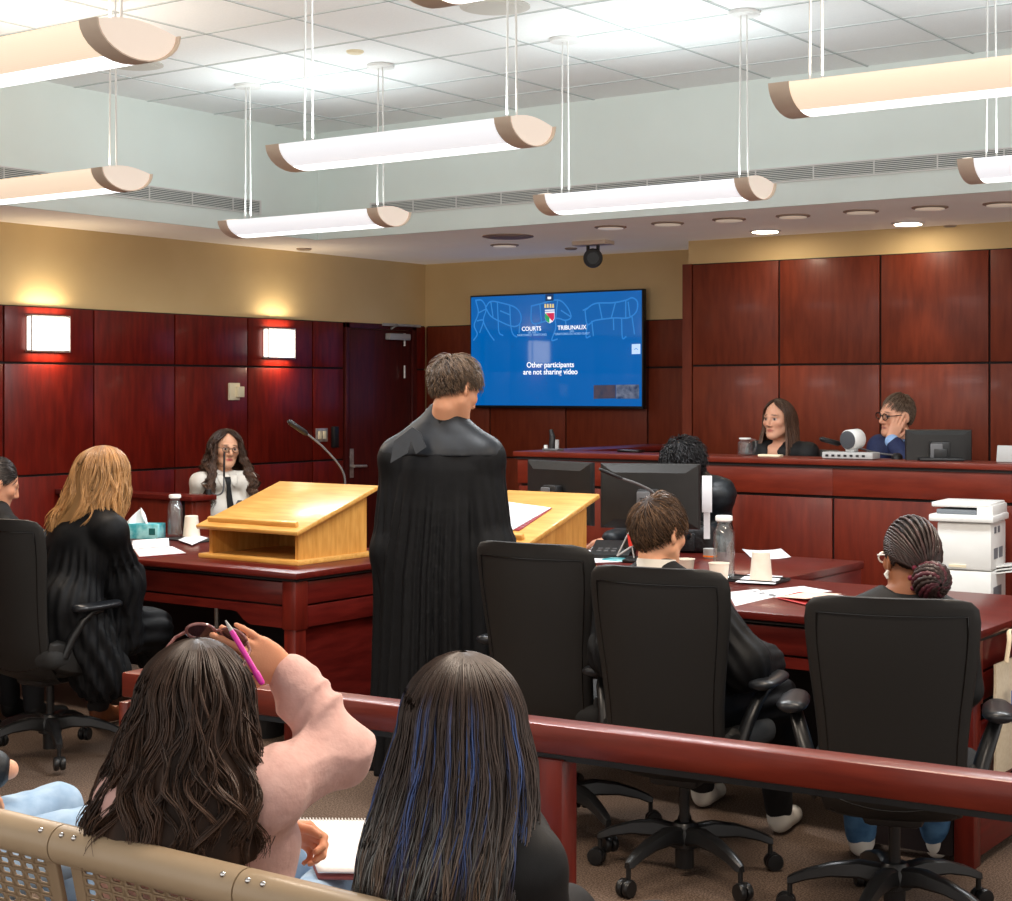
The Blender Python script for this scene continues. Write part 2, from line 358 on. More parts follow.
def fixture(x, y, warm, label):
    t = thing('pendant_light', label, 'ceiling light', (x, y, ZF), 0, 'linear pendant lights hanging from the ceiling')
    def shell(a0, a1, x0, x1, k=1.0, th=.006, sl=0):
        o = arc(a0, a1, 14, k); i = arc(a0, a1, 14, k-.04)
        poly = o + i[::-1]
        return [[Vector((xx + (sl*(zz+FHT)/FHT if sl else 0), yy, zz)) for yy, zz in poly] for xx in (x0, x1)]
    glow = M['glow_warm'] if warm else M['glow_cool']
    for a0, a1 in ((.02, 1.12), (PI-1.12, PI-.02)):
        MB().loft(shell(a0, a1, -FL, FL)).obj('perforated_side', glow, t, world=False)
    MB().loft(shell(1.12, PI-1.12, -FL, FL)).obj('diffuser', 'strip', t, world=False)
    for sgn in (-1, 1):
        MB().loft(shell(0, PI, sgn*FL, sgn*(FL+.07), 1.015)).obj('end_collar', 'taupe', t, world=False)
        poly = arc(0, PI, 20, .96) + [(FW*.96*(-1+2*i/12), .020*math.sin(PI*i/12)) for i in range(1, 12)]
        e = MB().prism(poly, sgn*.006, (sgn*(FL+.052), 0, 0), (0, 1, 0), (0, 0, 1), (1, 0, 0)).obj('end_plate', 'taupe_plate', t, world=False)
    MB().bx(-FL, FL, -FW*.86, FW*.86, -.012, -.004).obj('reflector_tray', 'white_metal', t, world=False)
    for sgn in (-1, 1):
        cx = sgn*.49
        k = MB()
        for d in (-.022, .022): k.cyl((cx+d, 0, -.01), (cx+d*.7, 0, ZC-ZF-.01), .0042, n=8)
        c = k.obj('suspension_rods', 'white_metal', t, world=False)
        MB().lathe([(.075, ZC-ZF-.018), (.075, ZC-ZF-.002)], (cx, 0, 0), 24).obj('ceiling_canopy', 'white_metal', c, world=False)
    LAMPS.append((x, y, warm))
FX = {}
for x, y, w, lb in ((-6.07, 6.67, 0, 'white glowing pendant light, smallest on the left, above the witness'),
                    (-3.93, 6.70, 0, 'white glowing pendant light just above and right of the wall screen'),
                    (-1.80, 6.70, 0, 'short visible end of small white pendant light at right edge'),
                    (-6.03, 4.80, 1, 'warm white pendant light on the left, lower of the two there'),
                    (-3.86, 4.76, 0, 'large white pendant light at the middle with both ends showing'),
                    (-1.69, 4.74, 1, 'large warm white pendant light in the right upper corner'),
                    (-3.85, 2.92, 1, 'largest warm pendant light, cut off by the upper left corner'),
                    (-1.70, 2.88, 1, 'pendant light of which only the tip shows at the top edge')):
    fixture(x, y, w, lb)
# ---- wall lights
M['sconce_glow'] = mat('sconce_glass', (1, 1, 1, 1), .4, emit=(1, .93, .82, 1), estr=3.5)
SCN = []
for (x0, y0, x1, y1), lb in (((28, 315, 72, 352), 'square lit wall light on left panelling, nearest the left edge'),
                             ((265, 328, 297, 358.5), 'square lit wall light on left panelling, nearer the door')):
    a = U(x0, (y0+y1)/2, x=XL+.055); c = U(x1, (y0+y1)/2, x=XL+.1); zc = (a.z+c.z)/2
    zt = U((x0+x1)/2, y0, x=XL+.1).z; zb = U((x0+x1)/2, y1, x=XL+.1).z
    t = thing('wall_light', lb, 'wall light', (XL+.03, (a.y+c.y)/2, zb), 0, 'square wall lights on the left panelling')
    MB().bx(XL+.036, XL+.082, a.y+.006, c.y-.006, zb+.012, zt-.012, bev=.004).obj('glass_shade', 'sconce_glow', t)
    MB().bx(XL+.028, XL+.04, a.y+.01, c.y-.01, zb+.01, zt-.01).bx(XL+.03, XL+.088, a.y, c.y, zb, zb+.006).bx(XL+.03, XL+.088, a.y, c.y, zt-.006, zt).bx(XL+.080, XL+.088, a.y, a.y+.005, zb, zt).bx(XL+.080, XL+.088, c.y-.005, c.y, zb, zt).obj('frame', 'steel', t)
    SCN.append(((a.y+c.y)/2, zb, zt, abs(c.y-a.y)))
# ---- small wall fittings
p = U(234, 391.5, x=XL+.03)
t = thing('thermostat', 'cream thermostat on the left panelled wall above the witness', 'thermostat', (XL+.03, p.y, p.z))
MB().bx(XL+.02, XL+.045, p.y-.055, p.y+.045, p.z-.06, p.z+.06, bev=.004).obj('cover', 'cream', t)
MB().bx(XL+.04, XL+.075, p.y+.0, p.y+.06, p.z-.04, p.z+.035, bev=.004).obj('sensor_box', 'cream', t)
p = U(321.5, 435, x=XL+.03)
t = thing('light_switch', 'steel double light switch plate beside the door', 'light switch', (XL+.03, p.y, p.z))
MB().bx(XL+.028, XL+.036, p.y-.065, p.y+.065, p.z-.05, p.z+.05, bev=.003).obj('plate', 'steel', t)
for d in (-.026, .026): MB().bx(XL+.034, XL+.044, p.y+d-.016, p.y+d+.016, p.z-.03, p.z+.03, bev=.003).obj('rocker', 'cream', t)
p = U(334, 437, x=XL+.03)
t = tag(MB().bx(XL+.02, XL+.06, p.y-.03, p.y+.03, p.z-.08, p.z+.08, bev=.008).obj('card_reader', 'black'), 'black access card reader on the wall by the door', 'card reader')
# ---- lights
def area(name, loc, sx, sy, power, col, rot=(0, 0, 0), spread=PI):
    l = bpy.data.lights.new(name, 'AREA'); l.shape = 'RECTANGLE'; l.size = sx; l.size_y = sy; l.energy = power; l.color = col; l.spread = spread
    o = bpy.data.objects.new(name, l); COL.objects.link(o); o.location = loc; o.rotation_euler = rot; return o
for x, y, w in LAMPS:
    c = (1, .84, .68) if w else (.94, .97, 1)
    area('tube_downlight', (x, y, ZF-FHT-.012), .98, .16, 27, c)
    area('tube_uplight', (x, y, ZF+.035), .98, .24, 9, (1, .88, .75) if w else (.88, .97, .98), (PI, 0, 0))
for y, zb, zt, w in SCN:
    area('sconce_up', (XL+.075, y, zt+.006), .05, w*.9, 1.7, (1, .84, .58), (PI, 0, 0))
    area('sconce_down', (XL+.075, y, zb-.006), .05, w*.9, 1.8, (1, .68, .45))
def spot(loc, power, ang, col=(1, .84, .64), blend=.6):
    l = bpy.data.lights.new('downlight_beam', 'SPOT'); l.energy = power; l.spot_size = math.radians(ang); l.spot_blend = blend; l.color = col; l.shadow_soft_size = .05
    o = bpy.data.objects.new('downlight_beam', l); COL.objects.link(o); o.location = loc; return o
for p, on in DL:
    if on: spot((p.x, p.y, ZS-.02), 45, 62)
w = bpy.data.worlds.new('World'); SC.world = w; w.use_nodes = True
w.node_tree.nodes['Background'].inputs['Color'].default_value = (1, .95, .9, 1)
w.node_tree.nodes['Background'].inputs['Strength'].default_value = 1.0  # ambient fill added through the open room sides, no lamp behind it
# ---- camera
cd = bpy.data.cameras.new('Camera'); cam = bpy.data.objects.new('Camera', cd); COL.objects.link(cam); SC.camera = cam
cam.location = (0, 0, H); cam.rotation_euler = (PI/2, 0, YAW)
cd.sensor_fit = 'HORIZONTAL'; cd.sensor_width = 36; cd.lens = 36*F/1012; cd.shift_y = (HY-450.5)/1012; cd.clip_start = .05
SC.view_settings.view_transform = 'Standard'; SC.view_settings.exposure = 0.25
def smooth_path(P, n=24):
    P = [Vector(p) for p in P]; out = []
    Q = [P[0]*2-P[1]]+P+[P[-1]*2-P[-2]]
    for i in range(len(P)-1):
        a, b, c, d = Q[i:i+4]
        for k in range(n//(len(P)-1)):
            u = k/(n//(len(P)-1)); out.append(.5*((2*b)+(-a+c)*u+(2*a-5*b+4*c-d)*u*u+(-a+3*b-3*c+d)*u**3))
    return out+[P[-1]]
# ================================================================== FURNITURE
def ring_pts(hw, yc, t, z, wrap, n=28, p=2.6):
    r = []
    for k in range(n):
        a = 2*PI*k/n; c, s = math.cos(a), math.sin(a)
        x = hw*math.copysign(abs(c)**(2/p), c); y = t/2*math.copysign(abs(s)**(2/2.2), s)
        r.append(Vector((x, yc+y+wrap*(x/.235)**2, z)))
    return r
M['chair_shell'] = mat('chair_black_mesh', C(20, 19, 18), .5, col2=C(26, 25, 24), nscale=500, bump=.12, bscale=900)
M['chair_seat'] = mat('chair_fabric', C(26, 26, 26), .8, col2=C(34, 34, 34), nscale=300, bump=.2, bscale=600)
M['chair_pad'] = mat('arm_pad', C(30, 32, 36), .3)
M['chair_base'] = mat('chair_base_plastic', C(22, 22, 23), .32, col2=C(27, 27, 28), nscale=60)
BACK = [(.335, -.03, .09), (.34, -.10, .16), (.365, -.16, .188), (.41, -.195, .198), (.5, -.215, .2), (.6, -.228, .203), (.7, -.242, .212), (.8, -.256, .224), (.9, -.27, .234), (.97, -.281, .2375), (1.01, -.288, .232), (1.033, -.292, .212), (1.043, -.294, .17)]
def chair(label, loc, rz, group='black office chairs at the counsel tables'):
    t = thing('office_chair', label, 'chair', loc, rz, group)
    rg = []
    for z, y, hw in BACK:
        th = .05 if z < .9 else .05-.02*(z-.9)/.15
        rg.append(ring_pts(hw, y, th, z, .05))
    br = MB().loft(rg).obj('backrest', 'chair_shell', t, world=False, smooth=70)
    def rear(u, z):
        zz = [b[0] for b in BACK]; y = np.interp(z, zz, [b[1] for b in BACK]); hw = np.interp(z, zz, [b[2] for b in BACK])
        x = u*hw
        return Vector((x, y-.0245*(1-abs(u)**2.4)**.45+.05*(x/.235)**2-.0006, z))
    path = [rear(-.86, .44+i*.05) for i in range(12)] + [rear(-.80+.16*i, .992) for i in range(11)] + [rear(.86, .44+i*.05) for i in range(11, -1, -1)]
    MB().tube(path, .0022, 6).obj('seam', 'black_gloss', br, world=False)
    MB().tube([rear(-.86+.172*i, .44-.05*(1-(-.86+.172*i)**2)) for i in range(11)], .0022, 6).obj('seam', 'black_gloss', br, world=False)
    MB().box((0, .03, .455), (.48, .47, .09), bev=.04, seg=4).obj('seat', 'chair_seat', t, world=False)
    MB().box((0, .02, .385), (.36, .36, .05), bev=.02).box((0, 0, .345), (.17, .24, .06), bev=.02).tube([(.1, .05, .36), (.27, .07, .37)], .008).obj('mechanism', 'black', t, world=False)
    MB().cyl((0, 0, .03), (0, 0, .17), .031).cyl((0, 0, .15), (0, 0, .33), .017).obj('gas_column', 'chair_base', t, world=False)
    MB().lathe([(.02, .09), (.05, .10), (.052, .15), (.035, .178), (.02, .18)], (0, 0, 0), 20).obj('hub', 'chair_base', t, world=False)
    for k in range(5):
        a = math.radians(20+72*k); d = Vector((-math.sin(a), math.cos(a), 0)); e = Vector((math.cos(a), math.sin(a), 0)); up = Vector((0, 0, 1))
        rr = []
        for s, w, h, z in ((.03, .030, .03, .138), (.1, .028, .026, .150), (.18, .024, .02, .142), (.25, .02, .016, .122), (.29, .017, .014, .104), (.305, .011, .010, .098)):
            rr.append([d*s+e*(w*cx)+up*(z+h*cz) for cx, cz in ((-1, -.7), (-.85, -1), (.85, -1), (1, -.7), (.8, .75), (.45, 1), (-.45, 1), (-.8, .75))])
        lg = MB().loft(rr).obj('base_leg', 'chair_base', t, world=False, smooth=35)
        c = d*.298; cb = MB().cyl(c+up*.055, c+up*.1, .008)
        for sg in (-1, 1):
            o = c+d*.012+e*(sg*.013)+up*.029
            cb.lathe([(.012, -.011), (.026, -.010), (.029, -.005), (.029, .005), (.026, .010), (.012, .011)], o, 20, Matrix((e, d, up)).transposed() @ Matrix.Rotation(PI/2, 3, 'Y'))
        cb.box(c+d*.012+up*.035, (.02, .036, .04), rot=Matrix((e, d, up)).transposed(), bev=.008).obj('caster', 'chair_base', lg, world=False)
    for sg in (-1, 1):
        am = MB().loft([[Vector((sg*x, y, z)) for x, y, z in q] for q in (
            [(.19, -.21, .40), (.225, -.19, .40), (.225, -.19, .56), (.19, -.22, .56)],
            [(.20, -.10, .37), (.245, -.10, .37), (.245, -.10, .535), (.20, -.10, .53)],
            [(.21, .0, .36), (.25, .0, .36), (.25, .0, .47), (.21, .0, .47)],
            [(.20, .08, .37), (.235, .08, .37), (.235, .08, .42), (.20, .08, .42)])])
        am.obj('side_shell', 'chair_shell', t, world=False, smooth=60, sub=1)
        ar = MB().tube([(sg*.225, -.12, .46), (sg*.245, -.09, .54), (sg*.268, -.055, .61), (sg*.28, -.02, .642), (sg*.285, .03, .648)], [.026, .025, .023, .021, .02], 12, flat=.75).obj('armrest', 'chair_base', t, world=False)
        pad = []
        for y, w in ((-.115, .02), (-.105, .036), (-.07, .045), (0, .046), (.08, .042), (.12, .032), (.132, .018)):
            pad.append([Vector((sg*.287+w*math.cos(q), y, .666+.017*math.sin(q)*(1 if w > .03 else .7))) for q in (2*PI*j/16 for j in range(16))])
        MB().loft(pad).obj('arm_pad', 'chair_pad', ar, world=False, smooth=60)
    return t
ch0 = chair('black office chair under the boy in glasses, just right of the empty chair', (-2.63, 4.70, 0), math.radians(9))
CG = 'black office chairs at the counsel tables'
ch1 = copy_thing(ch0, (-1.90, 4.74, -.03), math.radians(20), 'black office chair in front of the woman with braided hair')
ch2 = copy_thing(ch0, (-3.18, 4.84, .035), math.radians(4), 'empty black office chair just right of the standing man in robe')
ch3 = copy_thing(ch0, (-5.69, 4.58, .02), math.radians(2), 'black office chair at left edge under the blonde woman in robe')
ch4 = copy_thing(ch0, (-6.62, 4.62, .0), math.radians(2), 'black office chair at the left table under the dark-haired person cut by the edge')
# ------------------------------------------------------------------ counsel tables
ZD = .80
def table(label, x0, x1, y0, y1, pedestal):
    t = thing('counsel_table', label, 'table', ((x0+x1)/2, (y0+y1)/2, 0), 0, 'dark red wooden counsel tables')
    MB().bx(x0, x1, y0, y1, ZD-.028, ZD, bev=.004).obj('tabletop', 'wood_desk', t)
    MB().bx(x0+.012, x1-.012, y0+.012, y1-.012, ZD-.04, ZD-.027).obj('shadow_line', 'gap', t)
    zb = ZD-.04
    for px in (x0+.02, x1-.095):
        for py in (y0+.02, y1-.095):
            f = MB().bx(px-.003, px+.078, py-.003, py+.078, zb-.215, zb, bev=.004).bx(px+.003, px+.072, py+.003, py+.072, 0, zb-.213, bev=.004)
            f.obj('leg', 'wood_post', t)
    fa, fb = x0+.10, x1-.10
    for k, (a, b) in enumerate(((zb-.108, zb-.008), )):
        MB().bx(fa, fb, y0+.028, y0+.048, a, b, bev=.003).obj('drawer_front', 'wood_desk', t)
        MB().bx(x1-.048, x1-.028, y0+.10, y1-.10, a, b, bev=.003).obj('side_rail', 'wood_desk_y', t)
        MB().bx(x0+.028, x0+.048, y0+.10, y1-.10, a, b, bev=.003).obj('side_rail', 'wood_desk_y', t)
    L = fb-fa; e = .30
    def edge(s): return zb-.21 if s < e-.09 else zb-.21+.055*(.5-.5*math.cos(PI*min(1, (s-e+.09)/.09)))
    pts = [(s, edge(min(s, L-s))) for s in sorted(set([i*L/60 for i in range(61)]))]
    MB().prism([(0, zb-.116)]+pts+[(L, zb-.116)], .02, (fa, y0+.028, 0), (1, 0, 0), (0, 0, 1), (0, 1, 0)).obj('apron', 'wood_desk', t)
    MB().bx(x1-.048, x1-.028, y0+.10, y1-.10, zb-.21, zb-.116, bev=.003).obj('side_rail', 'wood_desk_y', t)
    MB().bx(fa, fb, y0+.05, y0+.055, zb-.15, zb).bx(x1-.056, x1-.05, y0+.1, y1-.1, zb-.2, zb).obj('backing', 'gap', t)
    MB().bx(x0+.1, x1-.1, y1-.09, y1-.07, .06, zb, bev=.003).obj('modesty_panel', 'recess_shade', t)
    if pedestal:
        for a, b in ((.03, .235), (.255, .475)):
            MB().bx(x1-.05, x1-.026, y0+.10, y1-.10, a, b, bev=.003).obj('side_panel', 'wood_desk_y', t)
        MB().bx(x1-.45, x1-.1, y0+.04, y0+.05, .03, zb-.22).obj('pedestal_front', 'recess_shade', t)
    else:
        MB().bx(x1-.075, x1-.055, y0+.10, y1-.10, .02, zb-.2).obj('side_panel', 'wood_desk_y', t)
        q = U(217, 645, y=y0+.5); MB().cyl((q.x, q.y, .02), (q.x, q.y, zb-.15), .014, n=12).obj('support_rod', 'steel', t)
    return t
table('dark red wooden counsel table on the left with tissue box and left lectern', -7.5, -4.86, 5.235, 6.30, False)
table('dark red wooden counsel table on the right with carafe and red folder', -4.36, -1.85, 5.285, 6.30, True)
# clerk's desk between the tables and the bench
t = thing('clerk_desk', 'plain dark red desk carrying the two black monitors before the bench', 'desk', (-4.1, 6.75, 0))
MB().bx(-5.2, -3.05, 6.33, 7.16, ZD-.035, ZD, bev=.004).obj('desktop', 'wood_desk', t)
MB().bx(-3.09, -3.055, 6.35, 7.14, 0, ZD-.036, bev=.003).obj('end_panel', 'wood_desk_y', t)
MB().bx(-5.19, -5.155, 6.35, 7.14, 0, ZD-.036, bev=.003).obj('end_panel', 'wood_desk_y', t)
MB().bx(-5.15, -3.1, 6.36, 6.38, .05, ZD-.036, bev=.003).obj('modesty_panel', 'wood_desk', t)
# ------------------------------------------------------------------ judges' bench
BY, BZ, BX0, BX1 = 7.85, 1.238, -5.55, 1.2
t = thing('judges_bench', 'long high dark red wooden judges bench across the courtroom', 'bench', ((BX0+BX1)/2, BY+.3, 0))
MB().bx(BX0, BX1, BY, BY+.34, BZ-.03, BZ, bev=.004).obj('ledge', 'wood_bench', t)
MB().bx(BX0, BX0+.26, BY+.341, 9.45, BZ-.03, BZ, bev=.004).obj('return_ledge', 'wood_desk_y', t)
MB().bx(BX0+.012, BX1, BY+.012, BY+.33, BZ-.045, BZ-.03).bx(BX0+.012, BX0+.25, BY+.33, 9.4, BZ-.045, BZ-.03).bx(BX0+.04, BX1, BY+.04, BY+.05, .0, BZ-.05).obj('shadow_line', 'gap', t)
xb = U(831, 510, y=BY).x
MB().bx(BX0+.02, xb-.4+.4, BY+.02, BY+.045, 1.05, BZ-.045, bev=.002).bx(xb+.004-.004, BX1, BY+.02, BY+.045, 1.05, BZ-.045, bev=.002).obj('upper_band', 'wood_bench', t)
k = xb; pan = MB()
while k-1.3 > BX0-1.3:
    a = max(k-1.3, BX0+.02); pan.bx(a+.006, k-.006, BY+.026, BY+.045, .10, 1.035, bev=.002)
    if a == BX0+.02: break
    k -= 1.3
k = xb
while k < BX1: b_ = min(k+1.3, BX1); pan.bx(k+.006, b_-.006, BY+.026, BY+.045, .10, 1.035, bev=.002); k += 1.3
pan.obj('front_panelling', 'wood_bench_v', t)
MB().bx(BX0+.02, BX0+.045, BY+.05, 9.4, .0, BZ-.045, bev=.002).obj('end_panel', 'wood_desk_y', t)
MB().bx(BX0+.05, BX1, BY+.08, BY+.33, .2, BZ-.046).obj('rear_face', 'wood_bench', t)
MB().bx(BX0+.26, BX1, BY+.34, BY+.75, 1.02, 1.05, bev=.003).obj('work_surface', 'wood_bench', t)
plat = struct(MB().bx(BX0+.05, XR, BY+.36, YB-.03, 0, .20).obj('floor_dais', 'carpet'))
# ------------------------------------------------------------------ witness box
t = thing('witness_box', 'low dark red witness box with a flat ledge in front of the witness', 'witness stand', (-7.55, 6.75, 0))
a = U(192, 496, z=.985); wx, wy = a.x, a.y
MB().bx(XL+.03, wx+.03, wy-.03, wy+.14, .955, .985, bev=.004).bx(wx-.16, wx+.03, wy+.141, wy+.17, .955, .985, bev=.004).obj('ledge', 'wood_desk', t)
MB().bx(XL+.03, wx-.09, wy, wy+.03, 0, .953, bev=.003).bx(wx-.06, wx, wy, wy+.03, 0, .953, bev=.003).bx(wx-.025, wx, wy+.03, wy+.15, 0, .953, bev=.003).obj('panelling', 'wood_bench_v', t)
MB().bx(wx-.092, wx-.058, wy+.006, wy+.03, 0, .953).obj('shadow_line', 'gap', t)
q = U(180, 512, y=wy); MB().bx(q.x-.006, q.x+.006, wy-.004, wy+.002, q.z-.02, q.z+.02).obj('latch', 'steel', t)
# ------------------------------------------------------------------ lecterns
def lectern(label, x0, x1, y0, y1):
    t = thing('lectern', label, 'lectern', ((x0+x1)/2, (y0+y1)/2, ZD), 0, 'sloping oak lecterns on the counsel tables')
    MB().bx(x0, x1, y0, y1, ZD, ZD+.022, bev=.005).obj('base_board', 'oak', t)
    hf, hb = .150, .302; sl = (hb-hf)/(y1-y0-.08)
    def h(y): return ZD+hf+sl*(y-y0-.04)
    for xa in (x0+.035, x1-.055):
        MB().prism([(y0+.04, ZD+.022), (y1-.04, ZD+.022), (y1-.04, h(y1-.04)), (y0+.04, h(y0+.04))], .02, (xa, 0, 0), (0, 1, 0), (0, 0, 1), (1, 0, 0)).obj('side_panel', 'oak_v', t)
    MB().bx(x0+.056, x1-.056, y1-.062, y1-.042, ZD+.022, h(y1-.06)).obj('back_panel', 'oak_v', t)
    MB().bx((x0+x1)/2+.05, (x0+x1)/2+.08, y1-.1, y1-.063, ZD+.14, ZD+.18).obj('bracket', 'oak_v', t)
    an = math.atan(sl); R = Matrix.Rotation(an, 3, 'X'); ln = (y1-y0+.02)/math.cos(an)
    MB().box(((x0+x1)/2, (y0+y1)/2, h((y0+y1)/2)+.0125), (x1-x0+.01, ln, .022), rot=R, bev=.006).obj('sloped_top', 'oak', t)
    yl = y0+.035
    MB().box(((x0+x1)/2, yl, h(yl)+.036), (x1-x0-.075, .022, .026), rot=R, bev=.004).obj('paper_ledge', 'oak', t)
    return h, an
h1, an1 = lectern('honey oak lectern on the left table with an empty sloping top', -5.70, -5.055, 5.46, 6.02)
h2, an2 = lectern('honey oak lectern on the right table holding a sheaf of papers', -4.34, -3.85, 5.54, 6.10)
# ------------------------------------------------------------------ the bar rail
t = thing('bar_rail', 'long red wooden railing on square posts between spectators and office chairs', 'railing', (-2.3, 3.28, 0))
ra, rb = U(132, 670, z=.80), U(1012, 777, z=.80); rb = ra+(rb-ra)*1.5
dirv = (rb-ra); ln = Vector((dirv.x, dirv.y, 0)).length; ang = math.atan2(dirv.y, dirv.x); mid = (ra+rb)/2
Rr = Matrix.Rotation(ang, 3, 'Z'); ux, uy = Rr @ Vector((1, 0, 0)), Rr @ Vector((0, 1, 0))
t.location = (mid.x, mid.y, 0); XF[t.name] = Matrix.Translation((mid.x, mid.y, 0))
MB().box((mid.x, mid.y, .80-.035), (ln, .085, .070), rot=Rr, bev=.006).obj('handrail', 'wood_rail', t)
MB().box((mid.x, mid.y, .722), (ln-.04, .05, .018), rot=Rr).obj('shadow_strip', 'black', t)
for px in (146, 556, 1240):
    tt = (px-CX)/F; dd = FWD+RGT*tt; nn_ = Vector((dd.y, -dd.x, 0)); s = -ra.dot(nn_)/ux.dot(nn_); c = ra+ux*s
    MB().box((c.x, c.y, .36), (.075, .075, .714), rot=Rr, bev=.004).obj('post', 'wood_post', t)
    c2 = c-ux*.064; MB().box((c2.x, c2.y, .36), (.04, .045, .70), rot=Rr, bev=.003).obj('post_batten', 'wood_rail', t)
# ------------------------------------------------------------------ beam seating in front
M['bench_metal'] = mat('bench_beige_metal', C(172, 150, 122), .38, col2=C(180, 158, 130), nscale=4, coat=.1)
M['bench_metal_d'] = mat('bench_perforated_metal', C(148, 126, 100), .45)
t = thing('beam_seating', 'beige metal spectator bench with perforated backs and tubular top rail', 'bench', (-2.2, 2.1, 0))
yb_, zt_ = 1.96, .765
def perf(b, x0, x1, za, zb, ya, yb2, cw=.034, chh=.019):
    nx, nz = max(1, int((x1-x0)/cw)), max(1, int((zb-za)/chh)); cw = (x1-x0)/nx; ch_ = (zb-za)/nz
    def P(x, z): s = (z-za)/(zb-za); return Vector((x, ya+(yb2-ya)*s, z))
    for i in range(nx):
        for j in range(nz):
            ox = x0+i*cw+(0 if j % 2 else 0); oz = za+j*ch_; hw, hh = cw*.33, ch_*.27; cx_, cz_ = ox+cw/2, oz+ch_/2
            hole = [(cx_-hw, cz_), (cx_-hw+hh*.6, cz_-hh), (cx_+hw-hh*.6, cz_-hh), (cx_+hw, cz_), (cx_+hw-hh*.6, cz_+hh), (cx_-hw+hh*.6, cz_+hh)]
            out = [(ox, cz_), (ox, oz), (ox+cw, oz), (ox+cw, cz_), (ox+cw, oz+ch_), (ox, oz+ch_)]
            b.add([P(*q) for q in out+hole], [(k, (k+1) % 6, 6+(k+1) % 6, 6+k) for k in range(6)])
    return b
xj = [U(p, q, y=yb_, ).x for p, q in ((-110, 830), (63, 838), (247, 885), (470, 930))]
for a, b2 in ((xj[0], xj[1]), (xj[1], xj[2]), (xj[2], xj[3])):
    bk = MB().tube([(a+.002, yb_, zt_), (b2-.002, yb_, zt_)], .036, 24).obj('back_tube', 'bench_metal', t)
    for xx in (a+.028, a+.062, b2-.03):
        MB().ball((xx, yb_-.026, zt_+.026), .0058, 8).obj('screw', 'chrome', bk)
    m2 = perf(MB(), a+.05, b2-.05, .34, zt_-.03, yb_+.09, yb_+.002)
    p_ = m2.obj('perforated_back', 'bench_metal_d', t); sm = p_.modifiers.new('thickness', 'SOLIDIFY'); sm.thickness = .003
    for xx in (a+.035, b2-.035): MB().box((xx, yb_+.045, .55), (.03, .012, .40), rot=(math.atan(.09/.4), 0, 0), bev=.003).obj('side_strap', 'bench_metal_d', t)
    m3 = MB(); m3.bx(a+.03, b2-.03, yb_+.10, yb_+.54, .385, .405, bev=.008)
    m3.obj('seat', 'bench_metal', t)
    MB().bx(a+.2, a+.25, yb_+.12, yb_+.5, .03, .386).bx(a+.2, a+.25, yb_+.05, yb_+.58, 0, .035).obj('support', 'bench_metal_d', t)
MB().bx(xj[0], xj[-1], yb_+.25, yb_+.33, .30, .386, bev=.01).obj('beam', 'black', t)
# ------------------------------------------------------------------ television
TVY = YT-.11
c00, c10, c11, c01 = U(470, 295, y=TVY), U(643, 289.5, y=TVY), U(644, 409, y=TVY), U(472, 407.5, y=TVY)
x0, x1 = c00.x, c10.x; z1, z0 = (c00.z+c10.z)/2, (c11.z+c01.z)/2
t = thing('wall_screen', 'large wall-mounted screen showing a blue video call page', 'television', ((x0+x1)/2, TVY, z0))
MB().bx(x0, x1, TVY+.002, TVY+.05, z0, z1, bev=.004).obj('casing', 'black', t)
MB().bx((x0+x1)/2-.25, (x0+x1)/2+.25, TVY+.05, YT-.02, (z0+z1)/2-.2, (z0+z1)/2+.2).obj('wall_bracket', 'black', t)
M['screen'] = mat('screen_blue', C(2, 30, 60), .05, emit=C(0, 102, 184), estr=.72, spec=.6)
bz = .012
sc_ = MB().bx(x0+bz, x1-bz, TVY-.001, TVY+.002, z0+bz*1.6, z1-bz).obj('display', 'screen', t)
M['scr_line'] = mat('screen_pale_blue', C(20, 70, 120), .3, emit=C(52, 134, 204), estr=.72)
M['scr_white'] = mat('screen_white', C(120, 130, 140), .3, emit=(1, 1, 1, 1), estr=.9)
M['scr_mid'] = mat('screen_light_blue', C(60, 90, 130), .3, emit=C(150, 195, 235), estr=.8)
def S(x, y):
    s = (x-52)/873; tp = 80-30*s; bt = 636+10*s
    return Vector((x0+bz+(x1-x0-2*bz)*s, TVY-.003, z1-bz-(z1-z0-2*bz)*(y-tp)/(bt-tp)))
def stroke(b, pts, w, y=0):
    pts = [S(*p)+Vector((0, y, 0)) for p in pts]
    for p, q in zip(pts, pts[1:]):
        d = (q-p).normalized(); nn = Vector((-d.z, 0, d.x))*(w/2)
        b.add([p-nn-d*w*.3, q-nn+d*w*.3, q+nn+d*w*.3, p+nn-d*w*.3], [(0, 1, 2, 3)])
    return b
